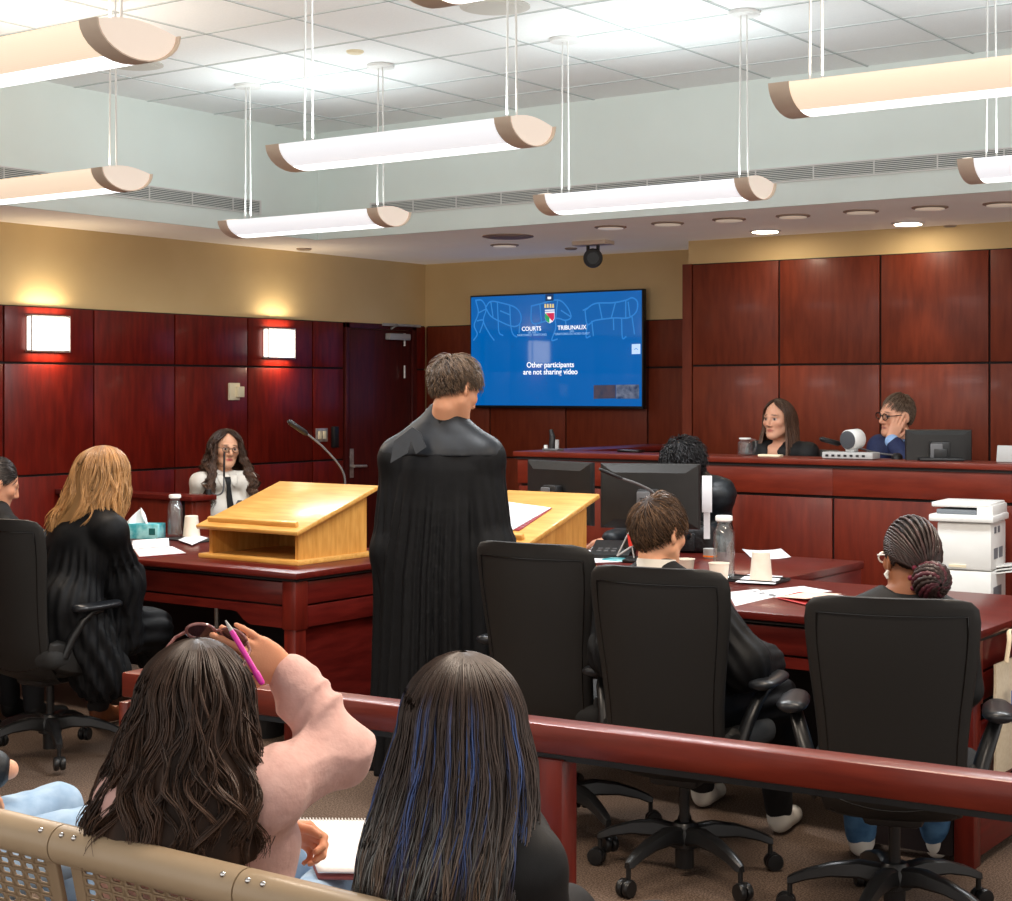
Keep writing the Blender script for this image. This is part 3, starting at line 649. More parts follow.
ANIM = ([(78, 95), (112, 97), (135, 140), (120, 200), (150, 262), (178, 300)], [(78, 95), (92, 160), (70, 222), (86, 268), (66, 300)], [(92, 160), (135, 140)], [(86, 200), (120, 200), (100, 260)],
           [(132, 132), (160, 102), (220, 110), (290, 132), (320, 170), (316, 215), (280, 230), (212, 205), (160, 176), (132, 132)], [(196, 108), (200, 200), (205, 260), (226, 276)], [(262, 124), (268, 228), (280, 270), (300, 284)], [(316, 215), (312, 262)], [(160, 102), (172, 178)], [(212, 150), (262, 170)],
           [(376, 126), (420, 116), (512, 96), (558, 130), (580, 182), (552, 200), (502, 190), (402, 216), (376, 200), (376, 126)], [(402, 216), (396, 250), (412, 262)], [(498, 190), (502, 240), (482, 300), (510, 296)], [(552, 200), (556, 245)], [(420, 116), (428, 205)], [(512, 96), (502, 190)], [(530, 150), (575, 180)],
           [(650, 150), (700, 116), (790, 112), (850, 100), (882, 88), (906, 110), (900, 160), (860, 190), (790, 190), (700, 202), (662, 222), (650, 150)], [(662, 222), (656, 286), (676, 282)], [(684, 206), (692, 280)], [(790, 190), (792, 250)], [(830, 190), (834, 290), (852, 286)], [(880, 182), (892, 272)], [(720, 115), (735, 195)], [(800, 112), (780, 190)], [(850, 100), (850, 190)], [(640, 150), (660, 140)], [(862, 110), (870, 180)])
for lo_, hi_ in ((0, 355), (355, 620), (620, 999)):
    b = MB()
    for pl in ANIM:
        if lo_ <= pl[0][0] < hi_: stroke(b, [(v.x, v.y) for v in smooth_path([(x, y, 0) for x, y in pl], 6*(len(pl)-1))] if len(pl) > 2 else pl, .011)
    b.obj('animal_drawing', 'scr_line', t)
def T(name, s, x, y, size, m, bold=0, sx=1):
    text_mesh(name, s, size, M[m], S(x, y)+Vector((0, -.002, 0)), (1, 0, 0), (0, 0, 1), t, bold=bold, sx=sx)
k = (z1-z0)/590
T('message_text', 'Other participants', 474, 428, 39*k, 'scr_white', .0007)
T('message_text', 'are not sharing video', 474, 464, 39*k, 'scr_white', .0007)
T('heading_text', 'COURTS', 377, 243, 31*k, 'scr_white', .0005)
T('heading_text', 'TRIBUNAUX', 585, 238, 31*k, 'scr_white', .0005)
T('small_text', 'OF THE\nNORTHWEST TERRITORIES', 380, 268, 15*k, 'scr_mid')
T('small_text', 'DES\nTERRITOIRES DU NORD-OUEST', 585, 263, 15*k, 'scr_mid')
def quad(name, pts, m, y=-.003, par=None): return MB().add([S(*p)+Vector((0, y, 0)) for p in pts], [tuple(range(len(pts)))]).obj(name, m, par or t, smooth=0)
def em(name, c, s=.8): M[name] = mat(name, c, .4, emit=c, estr=s); return name
quad('mute_badge', [(450, 68), (492, 66), (492, 100), (450, 102)], em('scr_navy', C(14, 50, 92), .7))
quad('badge_icon', [(462, 80), (480, 79), (480, 91), (462, 92)], 'scr_white', -.005)
sh = quad('crest', [(448, 146), (497, 144), (497, 190), (488, 206), (472, 215), (456, 205), (448, 190)], em('scr_crest_white', C(226, 232, 240)))
quad('crest_green', [(449, 162), (472, 186), (472, 213), (457, 204), (449, 190)], em('scr_green', C(30, 150, 90)), -.005, sh)
quad('crest_red', [(452, 163), (496, 162), (496, 190), (487, 204), (478, 196)], em('scr_red', C(190, 40, 80)), -.0045, sh)
b = MB()
for xx in (450, 463, 477, 490): b.add([S(xx-5, 136)+Vector((0, -.004, 0)), S(xx+5, 136)+Vector((0, -.004, 0)), S(xx+4, 116)+Vector((0, -.004, 0)), S(xx-4, 116)+Vector((0, -.004, 0))], [(0, 1, 2, 3)])
b.obj('crest_crown', em('scr_gold', C(214, 190, 120)), sh, smooth=0)
stroke(MB(), [(449, 154), (497, 152)], .006, -.004).obj('crest_wave', em('scr_blue2', C(30, 90, 160)), sh)
bt = quad('panel_button', [(880, 324), (921, 323), (921, 374), (880, 375)], em('scr_button', C(178, 205, 236)))
stroke(MB(), [(893, 352), (901, 345), (909, 352)], .004, -.004).obj('chevron', 'scr_line', bt)
M['thumb'] = mat('thumbnail_left', C(40, 60, 90), .4, col2=C(120, 90, 90), nscale=9, emit=C(60, 80, 110), estr=.25)
M['thumb2'] = mat('thumbnail_right', C(20, 40, 80), .4, col2=C(170, 180, 200), nscale=16, emit=C(60, 90, 130), estr=.3)
quad('thumbnail', [(694, 533), (802, 531), (802, 600), (694, 602)], 'thumb'); quad('thumbnail', [(804, 531), (915, 530), (915, 602), (804, 602)], 'thumb2')
# ------------------------------------------------------------------ ceiling camera
p = U(593, 241, z=ZS-.01)
t = thing('ceiling_camera', 'black ball video camera hanging from the soffit above the screen', 'camera', (p.x, p.y, ZS))
MB().box((p.x, p.y, ZS-.025), (.27, .12, .03), bev=.006).obj('mount_plate', 'taupe', t)
MB().tube([(p.x-.04, p.y, ZS-.04), (p.x-.04, p.y, ZS-.10)], .012).tube([(p.x+.04, p.y, ZS-.04), (p.x+.04, p.y, ZS-.10)], .012).obj('yoke', 'black', t)
dv = (Vector((0, 0, 1.4))-Vector((p.x, p.y, ZS-.12))).normalized(); Rz_ = dv.to_track_quat('Z', 'Y').to_matrix()
hd = MB().lathe([(.03, -.075), (.055, -.06), (.066, 0), (.066, .05), (.058, .065)], (p.x, p.y, ZS-.125), 24, Rz_).obj('camera_head', 'black', t)
MB().lathe([(.04, .064), (.04, .069)], (p.x, p.y, ZS-.125), 24, Rz_).obj('lens', 'black_gloss', hd)
# ------------------------------------------------------------------ monitors
def monitor(label, c, rz, w, hgt, zbase, group=None, style=0):
    """c: panel centre; local -y side (the back of the casing) looks towards the room"""
    t = thing('monitor', label, 'monitor', (c.x, c.y, zbase), rz, group)
    zc = c.z-zbase; hh = hgt/2
    pr = MB(); back = []
    for s, y in ((1, .012), (1, 0), (.97, -.012), (.72, -.026)):
        back.append([Vector((sx*w/2*s, y, zc+sz*hh*s)) for sx, sz in ((-1, -1), (1, -1), (1, 1), (-1, 1))])
    MB().loft(back[::-1]).obj('casing', 'monitor', t, world=False, smooth=20)
    MB().box((0, .0135, zc), (w-.016, .003, hgt-.016)).obj('display', 'black_gloss', t, world=False)
    MB().box((0, -.0135, zc+hh*.86), (w*.74, .004, .006), bev=.002).obj('vent_slot', 'black_gloss', t, world=False)
    st = MB()
    st.box((0, -.05, zc-.02), (.10, .05, .11), bev=.008)
    st.box((0, -.075, zc/2), (.07, .022, zc), bev=.006).box((0, -.05, .008), (.22, .18, .016), bev=.006)
    st.obj('stand', 'black', t, world=False)
    MB().box((-.02, -.079, zc-.015), (.062, .01, .08), bev=.004).obj('stand_plate', 'grey', t, world=False)
    MB().box((-.02-.085*w/.48, -.0215, zc-.09), (.042, .003, .022)).obj('sticker', 'paper', t, world=False)
    return t
MG = 'black monitors on the desk before the bench'
c = U(650, 496, y=6.60); monitor('black monitor on clerk desk, right one of the pair, nearest the boy', c, math.radians(22), .47, .305, ZD, MG)
c = U(560, 492, y=6.66); monitor('black monitor on clerk desk, left one of the pair, beside the right lectern', c, math.radians(-14), .47, .305, ZD, MG)
c = U(938.5, 448, y=8.12); monitor('black monitor on the judges bench in front of the man in blue suit', c, math.radians(28), .335, .19, BZ)
# ------------------------------------------------------------------ microphones
def gooseneck(label, base, pts, cap, capr=.011, br=.045):
    t = thing('microphone', label, 'microphone', base, 0, 'gooseneck microphones around the courtroom')
    MB().lathe([(br, base[2]), (br*.95, base[2]+.018), (.016, base[2]+.03)], (base[0], base[1], 0), 20).obj('stand_base', 'black', t)
    MB().tube(pts, .0052, 8).obj('gooseneck', 'grey', t)
    d = (cap[1]-cap[0]); MB().tube([cap[0], cap[0]+d*.1, cap[0]+d*.9, cap[1]], [capr*.6, capr, capr, capr*.5], 12).obj('capsule', 'black', t)
D0 = 8.08
gooseneck('long gooseneck microphone rising behind the left lectern', tuple(U(345, 560, d=D0).xy)+(ZD,), smooth_path([Vector(tuple(U(345, 560, d=D0).xy)+(ZD+.02,)), U(345, 497, d=D0), U(343, 472, d=D0-.02), U(325, 449, d=D0-.08), U(306, 433, d=D0-.12)]), (U(307, 434, d=D0-.12), U(288, 421, d=D0-.2)), .014)
D0 = 6.55
b_ = U(664, 560, d=D0)
gooseneck('gooseneck microphone crossing in front of the right black monitor', (b_.x, b_.y, ZD), smooth_path([(b_.x, b_.y, ZD+.02), U(662, 520, d=D0), U(655, 495, d=D0), U(640, 485, d=D0-.03), U(620, 478, d=D0-.06)]), (U(622, 478.6, d=D0-.06), U(599, 469, d=D0-.12)), .007)
b_ = U(897, 459, z=BZ)
gooseneck('black gooseneck microphone lying low over the judges bench', (b_.x, b_.y, BZ), smooth_path([(b_.x, b_.y, BZ+.02), U(880, 453.5, d=b_.y/.93-.05), U(858, 448, d=b_.y/.93-.1), U(842, 444.5, d=b_.y/.93-.14)]), (U(840, 444, d=b_.y/.93-.14), U(820, 438.6, d=b_.y/.93-.2)), .014, .03)
b_ = U(223, 500, y=wy+.22); b_ = Vector((wx-.02, wy+.152, .985))
q0 = U(224, 478, d=9.66); q1 = U(224.3, 451.5, d=9.66)
gooseneck('slim black microphone standing on the witness box before her face', (b_.x, b_.y, .985), smooth_path([(b_.x, b_.y, 1.0), U(217, 495, d=9.66), U(223, 491, d=9.66), q0], 36), (q0, q1), .0065, .018)
# ------------------------------------------------------------------ carafes, cups, trays
def carafe(label, p, h, r, handle=False, rz=0):
    t = thing('water_carafe', label, 'carafe', (p.x, p.y, p.z), 0, 'clear water carafes with white lids')
    out = [(r*.9, 0), (r, .006), (r, h*.72), (r*.72, h*.82), (r*.66, h*.86), (r*.72, h*.92)]
    inn = [(r*.72-.003, h*.92), (r*.66-.003, h*.86), (r*.72-.003, h*.82), (r-.003, h*.72), (r-.003, .010), (r*.8, .009)]
    fl = 10 if not handle else 0
    b = MB().lathe(out+inn, (p.x, p.y, p.z), 40)
    if fl:
        nn = 40
        for i, v in enumerate(b.v):
            k = i % nn; row = i//nn
            if row in (1, 2): f = 1+.035*math.cos(2*PI*k/nn*fl); b.v[i] = (p.x+(v[0]-p.x)*f, p.y+(v[1]-p.y)*f, v[2])
    b.obj('glass_body', 'glass', t)
    lv = .45 if handle else .60
    MB().lathe([(r*.86, .0125), (r-.0065, .018), (r-.0065, h*lv)], (p.x, p.y, p.z), 32).obj('water', 'water', t)
    MB().lathe([(r*.60, h*.90), (r*.82, h*.925), (r*.82, h*.985), (r*.76, h)], (p.x, p.y, p.z), 32).obj('lid', 'white', t)
    if handle:
        R = Matrix.Rotation(rz, 3, 'Z')
        MB().tube(smooth_path([p+R @ Vector((r*.7, 0, h*.9)), p+R @ Vector((r*1.4, 0, h*.85)), p+R @ Vector((r*1.45, 0, h*.4)), p+R @ Vector((r*.95, 0, h*.12))]), .006, 8).obj('handle', 'glass', t)
def cup(label, p, h=.098, r0=.030, r1=.041, inverted=False, group='pale paper cups on the tables'):
    pr = [(r0, 0), (r0+.0005, .002), (r1-.0005, h-.004), (r1+.0016, h-.002), (r1+.0016, h+.001), (r1-.002, h+.001), (r1-.003, h-.004), (r0-.002, .004)]
    if inverted: pr = [(r1+.0016, 0), (r1+.0016, .003), (r1, .004), (r0+.001, h-.001), (r0-.001, h), (r0-.004, h-.004)]
    o = MB().lathe(pr, (0, 0, 0), 32).obj('paper_cup', M.setdefault('cup', mat('cup_paper', C(226, 214, 196), .6, col2=C(232, 220, 204), nscale=30)))
    o.location = p; tag(o, label, 'cup', group)
def sheet(name, label, corners, cat='paper', m='paper', th=.0012, group=None, curl=None, parent=None):
    n = 10; P = [Vector(c) for c in corners]; b = MB(); vs = []
    for i in range(n+1):
        for j in range(n+1):
            u, v = i/n, j/n
            q = (P[0]*(1-u)+P[1]*u)*(1-v)+(P[3]*(1-u)+P[2]*u)*v
            if curl: q = q+Vector((0, 0, curl(u, v)))
            vs.append(q)
    fs = [(i*(n+1)+j, (i+1)*(n+1)+j, (i+1)*(n+1)+j+1, i*(n+1)+j+1) for i in range(n) for j in range(n)]
    ce_ = sum(P, Vector())/4; vs = [v-ce_ for v in vs] if parent is None else vs
    o = b.add(vs, fs).obj(name, m, parent, smooth=60)
    if parent is None: o.location = ce_; tag(o, label, cat, group)
    sm = o.modifiers.new('thickness', 'SOLIDIFY'); sm.thickness = th; sm.offset = 1
    return o
Z = ZD+.001
carafe('tall clear water carafe with white lid on the right table', U(724, 578, z=ZD+.011), .262, .044)
carafe('clear water carafe with white lid on the left table by the lectern', U(175, 536, z=ZD+.009), .225, .040)
carafe('small clear water jug with handle on the judges bench', U(745, 455.5, z=BZ), .098, .040, True, math.radians(20))
q = U(762, 581, z=ZD); R_ = Matrix.Rotation(math.radians(8), 3, 'Z')
o = MB().box((0, 0, .004), (.40, .16, .008), bev=.003).box((0, -.08, .009), (.40, .006, .01)).box((0, .08, .009), (.40, .006, .01)).box((.2, 0, .009), (.006, .16, .01)).obj('tray', 'black')
q = U(738, 580, z=ZD); o.location = (q.x, q.y, ZD); o.rotation_euler = (0, 0, math.radians(4)); tag(o, 'flat black tray under the tall carafe on the right table', 'tray')
cup('upside-down pale paper cup on a napkin beside the tall carafe', U(761, 579.5, z=ZD+.0105), .115, .036, .047, True)
sheet('napkin', 'white paper napkin under the upside-down cup on the black tray', [U(735, 582, z=ZD+.009), U(775, 584, z=ZD+.009), U(783, 576, z=ZD+.009), U(748, 574, z=ZD+.009)], 'napkin', th=.0008)
cup('upright pale paper cup at the table edge beside the boy', U(719, 590, z=ZD), .108)
cup('pale paper cup mostly hidden right of the boy in glasses', U(685, 579, z=ZD), .085)
q = U(190, 540, z=ZD)
o = MB().box((0, 0, .004), (.34, .17, .008), bev=.003).obj('tray', 'black'); o.location = (q.x, q.y, ZD); tag(o, 'dark tray under the carafe on the left table', 'tray')
sheet('napkin', 'white paper napkin under the cup beside the left lectern', [U(178, 540, z=ZD+.009), U(192, 545, z=ZD+.009), U(208, 538, z=ZD+.009), U(192, 534, z=ZD+.009)], 'napkin', th=.0008)
cup('upside-down pale paper cup between left carafe and left lectern', U(191.5, 536, z=ZD+.0105), .110, .034, .046, True)
# ------------------------------------------------------------------ tissue box
q = U(142, 538, z=ZD); rz = math.radians(26)
t = thing('tissue_box', 'teal tissue box with a tissue sticking out on the left table', 'tissue box', (q.x, q.y, ZD), rz)
M['teal'] = mat('tissue_box_print', C(54, 160, 172), .5, col2=C(150, 212, 216), nscale=14, lo=.42, hi=.6)
MB().box((0, 0, .04), (.225, .115, .08), bev=.003).obj('carton', 'teal', t, world=False)
MB().box((.08, -.058, .04), (.035, .002, .035)).obj('emblem', mat('emblem_green', C(20, 90, 90), .5), t, world=False)
M['tissue'] = mat('tissue', C(236, 238, 240), .9)
b = MB(); n = 14; vs = []
for i in range(n+1):
    for j in range(n+1):
        u, v = i/n-.5, j/n
        vs.append(Vector((-.03+u*.16*(1-v*.92)+.02*v, .03*math.sin(u*9+v*3)*(1-v)+.012*v, .078+v*.085-.02*abs(u))))
b.add(vs, [(i*(n+1)+j, (i+1)*(n+1)+j, (i+1)*(n+1)+j+1, i*(n+1)+j+1) for i in range(n) for j in range(n)])
ti = b.obj('tissue', 'tissue', t, world=False, smooth=60); sm = ti.modifiers.new('thickness', 'SOLIDIFY'); sm.thickness = .002
# ------------------------------------------------------------------ papers
t = thing('notepad', 'open white notepad with a page folded back on the left table', 'notepad', U(158, 552, z=ZD))
sheet('page', '', [U(146, 557, z=Z), U(190, 553, z=Z), U(180, 548, z=Z), U(140, 549, z=Z)], parent=None) if 0 else None
P4 = [U(139, 557, z=Z+.004), U(186, 553.5, z=Z+.004), U(172, 547, z=Z+.004), U(134, 550, z=Z+.004)]
sheet('writing_page', '', P4, parent=t, th=.004)
sheet('backing_board', '', [p+Vector((0, 0, -.004)) for p in P4], parent=t, m='red_card' if 'red_card' in M else M.setdefault('red_card', mat('red_card', C(176, 48, 44), .6)), th=.002)
def crl(u, v): return .026*math.sin(PI*min(1, max(0, v)))
sheet('folded_page', '', [P4[3]+Vector((-.02, 0, .002)), P4[2]+Vector((-.02, .0, .002)), U(168, 541, z=Z), U(134, 543, z=Z)], parent=t, th=.002, curl=crl)
PG = 'loose sheets of paper on the tables'
sheet('paper_sheet', 'white sheet at right table edge beside the seated boy', [U(735, 606, z=Z), U(778, 596, z=Z), U(757, 589, z=Z), U(728, 592, z=Z)], group=PG)
sheet('paper_sheet', 'white sheet behind the red folder on the right table', [U(745, 592, z=Z), U(780, 598, z=Z), U(832, 591, z=Z), U(803, 586, z=Z)], group=PG)
sheet('paper_sheet', 'white sheet under the red folder, nearest the right chair', [U(800, 600, z=Z), U(845, 602, z=Z), U(862, 598, z=Z), U(826, 593, z=Z)], group=PG)
sheet('paper_sheet', 'white sheet lying alone on the clerk desk beyond the tall carafe', [U(751, 559, z=Z), U(791, 558.5, z=Z), U(781, 550, z=Z), U(742, 550.5, z=Z)], group=PG, curl=lambda u, v: .008*(2*u-1)**2)
sheet('paper_sheet', 'white sheet on right table, left of the boy, under the telephone', [U(590, 563, z=Z), U(622, 562, z=Z), U(606, 546, z=Z), U(588, 547, z=Z)], group=PG)
t = thing('red_folder', 'red paper folder with pale inner flap on the right table', 'folder', U(815, 598, z=ZD))
sheet('cover', '', [U(776, 598, z=Z+.003), U(806, 605, z=Z+.003), U(846, 597, z=Z+.003), U(800, 592, z=Z+.003)], parent=t, m='red_card', th=.002)
sheet('inner_flap', '', [U(779, 597, z=Z+.008), U(806, 599, z=Z+.02), U(842, 594, z=Z+.02), U(806, 592, z=Z+.008)], parent=t, m=M.setdefault('flap', mat('folder_flap', C(226, 196, 176), .7)), th=.001)
def onslope(px, py, h, dz=0):
    # the lectern top is the plane z = h(y)
    d = U(px, py, d=1)-Vector((0, 0, H)); a0 = h(0)+.026+dz; k = h(1)-h(0)
    s = (H-a0)/(k*d.y-d.z); return Vector((0, 0, H))+d*s
t = thing('speech_papers', 'printed white sheets on a dark red folder on the right lectern', 'papers', onslope(525, 517, h2))
sheet('folder', '', [onslope(490, 527, h2), onslope(519, 531, h2), onslope(552, 508.5, h2), onslope(510, 505, h2)], parent=t, m=M.setdefault('dark_red_card', mat('dark_red_card', C(140, 36, 46), .6)), th=.002)
sheet('printed_sheet', '', [onslope(488, 527, h2, .003), onslope(513, 530, h2, .003), onslope(551, 508, h2, .003), onslope(506, 502, h2, .003)], parent=t, th=.002)
b = MB()
for i in range(9):
    a, c_ = onslope(500+2.5*i*.3, 526-2.3*i, h2, .0062), onslope(524+2.4*i, 526.5-2.1*i, h2, .0062)
    d = Vector((0, .0012, .0004)); b.add([a-d, c_-d, c_+d, a+d], [(0, 1, 2, 3)])
b.obj('lines_of_print', M.setdefault('print', mat('print_grey', C(130, 130, 136), .8)), t, smooth=0)
# ------------------------------------------------------------------ things on the right table near the boy
p = U(580, 556, z=ZD)
t = thing('water_bottle', 'small clear plastic water bottle with a blue cap', 'bottle', p)
M['pet'] = mat('thin_plastic', (.93, .95, .96, 1), .08, trans=.9, ior=1.2)
MB().lathe([(.024, 0), (.03, .004), (.03, .08), (.029, .10), (.013, .135), (.013, .142)], p, 24).obj('bottle_body', 'glass', t)
MB().lathe([(.0305, .03), (.0305, .085)], p, 24).obj('bottle_label', mat('bottle_label', C(206, 216, 228), .5), t)
MB().lathe([(.0155, .138), (.0155, .158), (.012, .160)], p, 24).obj('cap', M.setdefault('blue_cap', mat('blue_cap', C(96, 130, 190), .4)), t)
p = U(614, 557, z=ZD)
t = thing('desk_telephone', 'black desk telephone with an upright handset left of the boy', 'telephone', (p.x, p.y, ZD), math.radians(20))
MB().prism([(-.10, 0), (.10, 0), (.10, .07), (.06, .075), (-.10, .02)], .19, (-.10, 0, ZD), (0, 1, 0), (0, 0, 1), (1, 0, 0)).obj('phone_body', 'black', t, world=False) if 0 else MB().prism([(-.10, 0), (.10, 0), (.10, .07), (.06, .075), (-.10, .02)], .19, (-.10, 0, 0), (0, 1, 0), (0, 0, 1), (1, 0, 0)).obj('phone_body', 'black', t, world=False)
MB().box((.085, .0, .085), (.065, .05, .14), rot=(math.radians(-12), math.radians(8), 0), bev=.018, seg=3).obj('handset', 'grey' if 0 else 'black', t, world=False)
b = MB()
for i in range(4):
    for j in range(3): b.box((-.06+.035*j, -.06+.034*i, .034+.0095*i*.8), (.022, .02, .008), bev=.002)
b.obj('keys', 'grey', t, world=False)
p = U(632, 560, z=ZD)
t = thing('desk_flag', 'tiny red desk flag and wire stand just left of the boy', 'flag', (p.x, p.y, ZD))
MB().tube([U(617, 556, d=6.6), U(629, 532, d=6.6)], .003).tube([U(617, 556, d=6.6), U(634, 545, d=6.6)], .004).tube([U(634, 558, d=6.6), U(629, 532, d=6.6)], .003).lathe([(.045, ZD), (.045, ZD+.006)], (p.x, p.y, 0), 20).obj('stand', 'lightgrey', t)
MB().add([U(627, 534, d=6.58), U(634, 537, d=6.58), U(634, 545, d=6.58), U(629, 547, d=6.58)], [(0, 1, 2, 3)]).obj('cloth', mat('flag_red', C(206, 44, 30), .7), t, smooth=0)
q = U(622, 560.5, z=Z)
o = MB().box((0, 0, .004), (.16, .10, .008), bev=.002).obj('teal_booklet', 'teal'); o.location = (q.x, q.y, ZD); tag(o, 'small teal booklet on the table just left of the boy', 'booklet')
p = U(718, 556, z=ZD)
t = thing('camera_bag', 'black soft equipment bag on the desk right of the boy', 'bag', (p.x-.1, p.y, ZD), math.radians(20))
p_ = U(696, 552, z=ZD); t.location = (p_.x, p_.y, ZD); XF[t.name] = Matrix.Translation((p_.x, p_.y, ZD)) @ Matrix.Rotation(math.radians(20), 4, 'Z')
M['bag'] = mat('black_nylon', C(20, 20, 22), .6, col2=C(30, 30, 33), nscale=60, bump=.4, bscale=60)
MB().box((.0, 0, .065), (.19, .14, .13), bev=.03, seg=3).obj('body', 'bag', t, world=False)
MB().tube(smooth_path([(-.08, -.06, .11), (-.05, -.05, .145), (.03, -.04, .15), (.085, -.05, .11)]), .007, 8).obj('carry_strap', 'bag', t, world=False)
MB().box((-.03, -.073, .055), (.07, .02, .09), bev=.008).obj('pocket', 'bag', t, world=False)
p = U(710, 558, z=ZD)
t = thing('snack_tub', 'small grey tub with an orange rim beside the black bag', 'tub', p)
MB().lathe([(.028, .0), (.032, .012), (.032, .045)], p, 20).obj('tub', 'lightgrey', t); MB().lathe([(.0335, .006), (.0335, .014)], p, 20).obj('orange_band', mat('orange', C(236, 120, 30), .5), t)
# ------------------------------------------------------------------ things on the judges' bench
p = U(553, 450.5, z=BZ)
t = thing('pen_stand', 'upright dark gadget in a small pen stand on bench left end', 'desk stand', p)
MB().box(p+Vector((0, 0, .006)), (.11, .07, .012), bev=.003).obj('tray', 'grey', t)
MB().tube([p+Vector((-.01, 0, .01)), p+Vector((-.004, 0, .08)), p+Vector((-.016, 0, .125))], [.02, .018, .011], 12).obj('dark_holder', 'black', t)
MB().cyl(p+Vector((.028, 0, .01)), p+Vector((.03, 0, .065)), .012).obj('pen_pot', 'lightgrey', t); MB().cyl(p+Vector((-.045, -.01, .01)), p+Vector((-.045, -.01, .032)), .011).obj('white_pot', 'white', t)
p = U(631, 452.3, z=BZ)
o = MB().box((0, 0, .008), (.15, .075, .016), bev=.006).obj('flat_phone', 'black_gloss'); o.location = (p.x, p.y, BZ); tag(o, 'flat black phone lying on the bench ledge below the screen', 'phone')
p = U(851, 459, z=BZ)
t = thing('docking_station', 'flat silver docking box with ports on the judges bench', 'dock', (p.x, p.y, BZ), math.radians(4))
MB().box((0, 0, .02), (.275, .12, .034), bev=.004).obj('case', 'lightgrey', t, world=False)
b = MB()
for i in range(7): b.box((-.11+.033*i, -.0605, .019), (.016, .003, .011))
b.obj('ports', 'black', t, world=False)
p2 = Vector((p.x+.005, p.y+.0, BZ+.0375))
t = thing('desk_speaker', 'white drum speaker with dark grey round face on docking box', 'speaker', p2)
cc = p2+Vector((0, 0, .065)); dv = (Vector((-.25, -1, -.06))).normalized(); Rs = dv.to_track_quat('Z', 'Y').to_matrix()
MB().lathe([(.045, -.06), (.053, -.05), (.053, .03), (.05, .034)], cc, 28, Rs).obj('drum', 'white', t)
MB().lathe([(.0475, .033), (.0475, .040), (.04, .042)], cc, 28, Rs).obj('dark_face', mat('dark_grey_face', C(66, 68, 72), .55), t)
MB().box(p2+Vector((0, 0, .016)), (.05, .06, .032), bev=.006).obj('stand', 'lightgrey', t)
a, c_ = U(996, 462, z=BZ), U(1030, 463, z=BZ)
t = thing('laptop', 'grey laptop seen from behind at the right edge on bench', 'laptop', ((a.x+c_.x)/2, a.y+.05, BZ))
cx_ = (a.x+.16)
MB().box((cx_, a.y+.10, BZ+.008), (.31, .2, .014), bev=.004).obj('keyboard_base', 'grey', t)
MB().box((cx_, a.y, BZ+.042), (.31, .01, .085), rot=(math.radians(-12), 0, 0), bev=.003).obj('lid', 'lightgrey', t)
o = MB().box((0, 0, .006), (.13, .05, .012), bev=.003).obj('name_plate', 'cream'); p = U(770.5, 456.6, z=BZ); o.location = (p.x, p.y, BZ); tag(o, 'small pale tray on the ledge in front of the woman judge', 'tray')
# ------------------------------------------------------------------ printer on a low stand
pc = U(987, 560, y=7.42); rz = math.radians(6)
PX, PY, PW, PD = pc.x-.125, pc.y+.15, .25, .30
t = thing('printer_stand', 'low dark stand under the white printer by the bench', 'stand', (PX, PY, 0), rz)
MB().box((0, 0, .53), (.3, .34, .03), bev=.004).obj('top', 'wood_desk', t, world=False)
for sx in (-1, 1):
    for sy in (-1, 1): MB().box((sx*.13, sy*.15, .258), (.03, .03, .516), bev=.003).obj('leg', 'wood_post', t, world=False)
t = thing('printer', 'white office printer with paper trays standing by the judges bench', 'printer', (PX, PY, .545), rz)
MB().box((0, 0, .105), (PW, PD, .21), bev=.008).obj('paper_cassette', 'printer', t, world=False)
MB().box((0, 0, .325), (PW, PD, .22), bev=.008).obj('body', 'printer', t, world=False)
MB().box((-.01, -.01, .455), (PW+.05, PD+.03, .034), bev=.008).obj('output_deck', 'printer', t, world=False)
MB().box((-.035, -.02, .484), (PW-.06, PD-.05, .022), bev=.004).obj('dark_tray', 'printer_dark', t, world=False)
MB().box((-.015, .0, .517), (PW+.025, PD, .022), bev=.006).obj('scanner_lid', 'printer', t, world=False)
MB().box((.095, .0, .488), (.075, PD, .06), bev=.008).obj('control_side', 'printer', t, world=False)
MB().box((-.03, -.152, .232), (.08, .004, .012)).obj('cassette_handle', 'cream', t, world=False)
b = MB()
for yy in (-.06, .04): b.box((PW/2, yy, .29), (.004, .075, .05))
for yy in (-.07, .0): b.box((PW/2, yy, .40), (.004, .04, .03))
b.box((PW/2, -.03, .105), (.004, .16, .06)); b.obj('side_vents', 'printer_dark', t, world=False)
sd = MB()
for k in range(3): sd.box((PW/2+.05, .02+.01*k, .205+.014*k), (.11, .16, .006), rot=(0, math.radians(-10), 0))
sd.obj('side_tray', 'printer', t, world=False)
# ------------------------------------------------------------------ tote bag hanging on the table end
q = U(999.5, 640, x=-1.82)
t = thing('tote_bag', 'cream cloth tote bag with blue lettering hanging on the table end', 'bag', (-1.81, q.y+.18, .5))
M['canvas'] = mat('canvas', C(216, 200, 172), .9, col2=C(224, 210, 184), nscale=80, bump=.2, bscale=300)
b = MB(); n = 12; vs = []
for side in (0, 1):
    for i in range(n+1):
        for j in range(n+1):
            u, v = i/n, j/n
            vs.append(Vector((-1.845+(.012+.035*math.sin(PI*u)*math.sin(PI*min(1, v*1.05+.05))*(.6+.4*math.sin(5*u+3*v)) if side else .004), q.y+.36*u+.006*math.sin(9*v), .30+.375*v)))
N2 = (n+1)**2
fs = [(s*N2+i*(n+1)+j, s*N2+(i+1)*(n+1)+j, s*N2+(i+1)*(n+1)+j+1, s*N2+i*(n+1)+j+1) for s in (0, 1) for i in range(n) for j in range(n)]
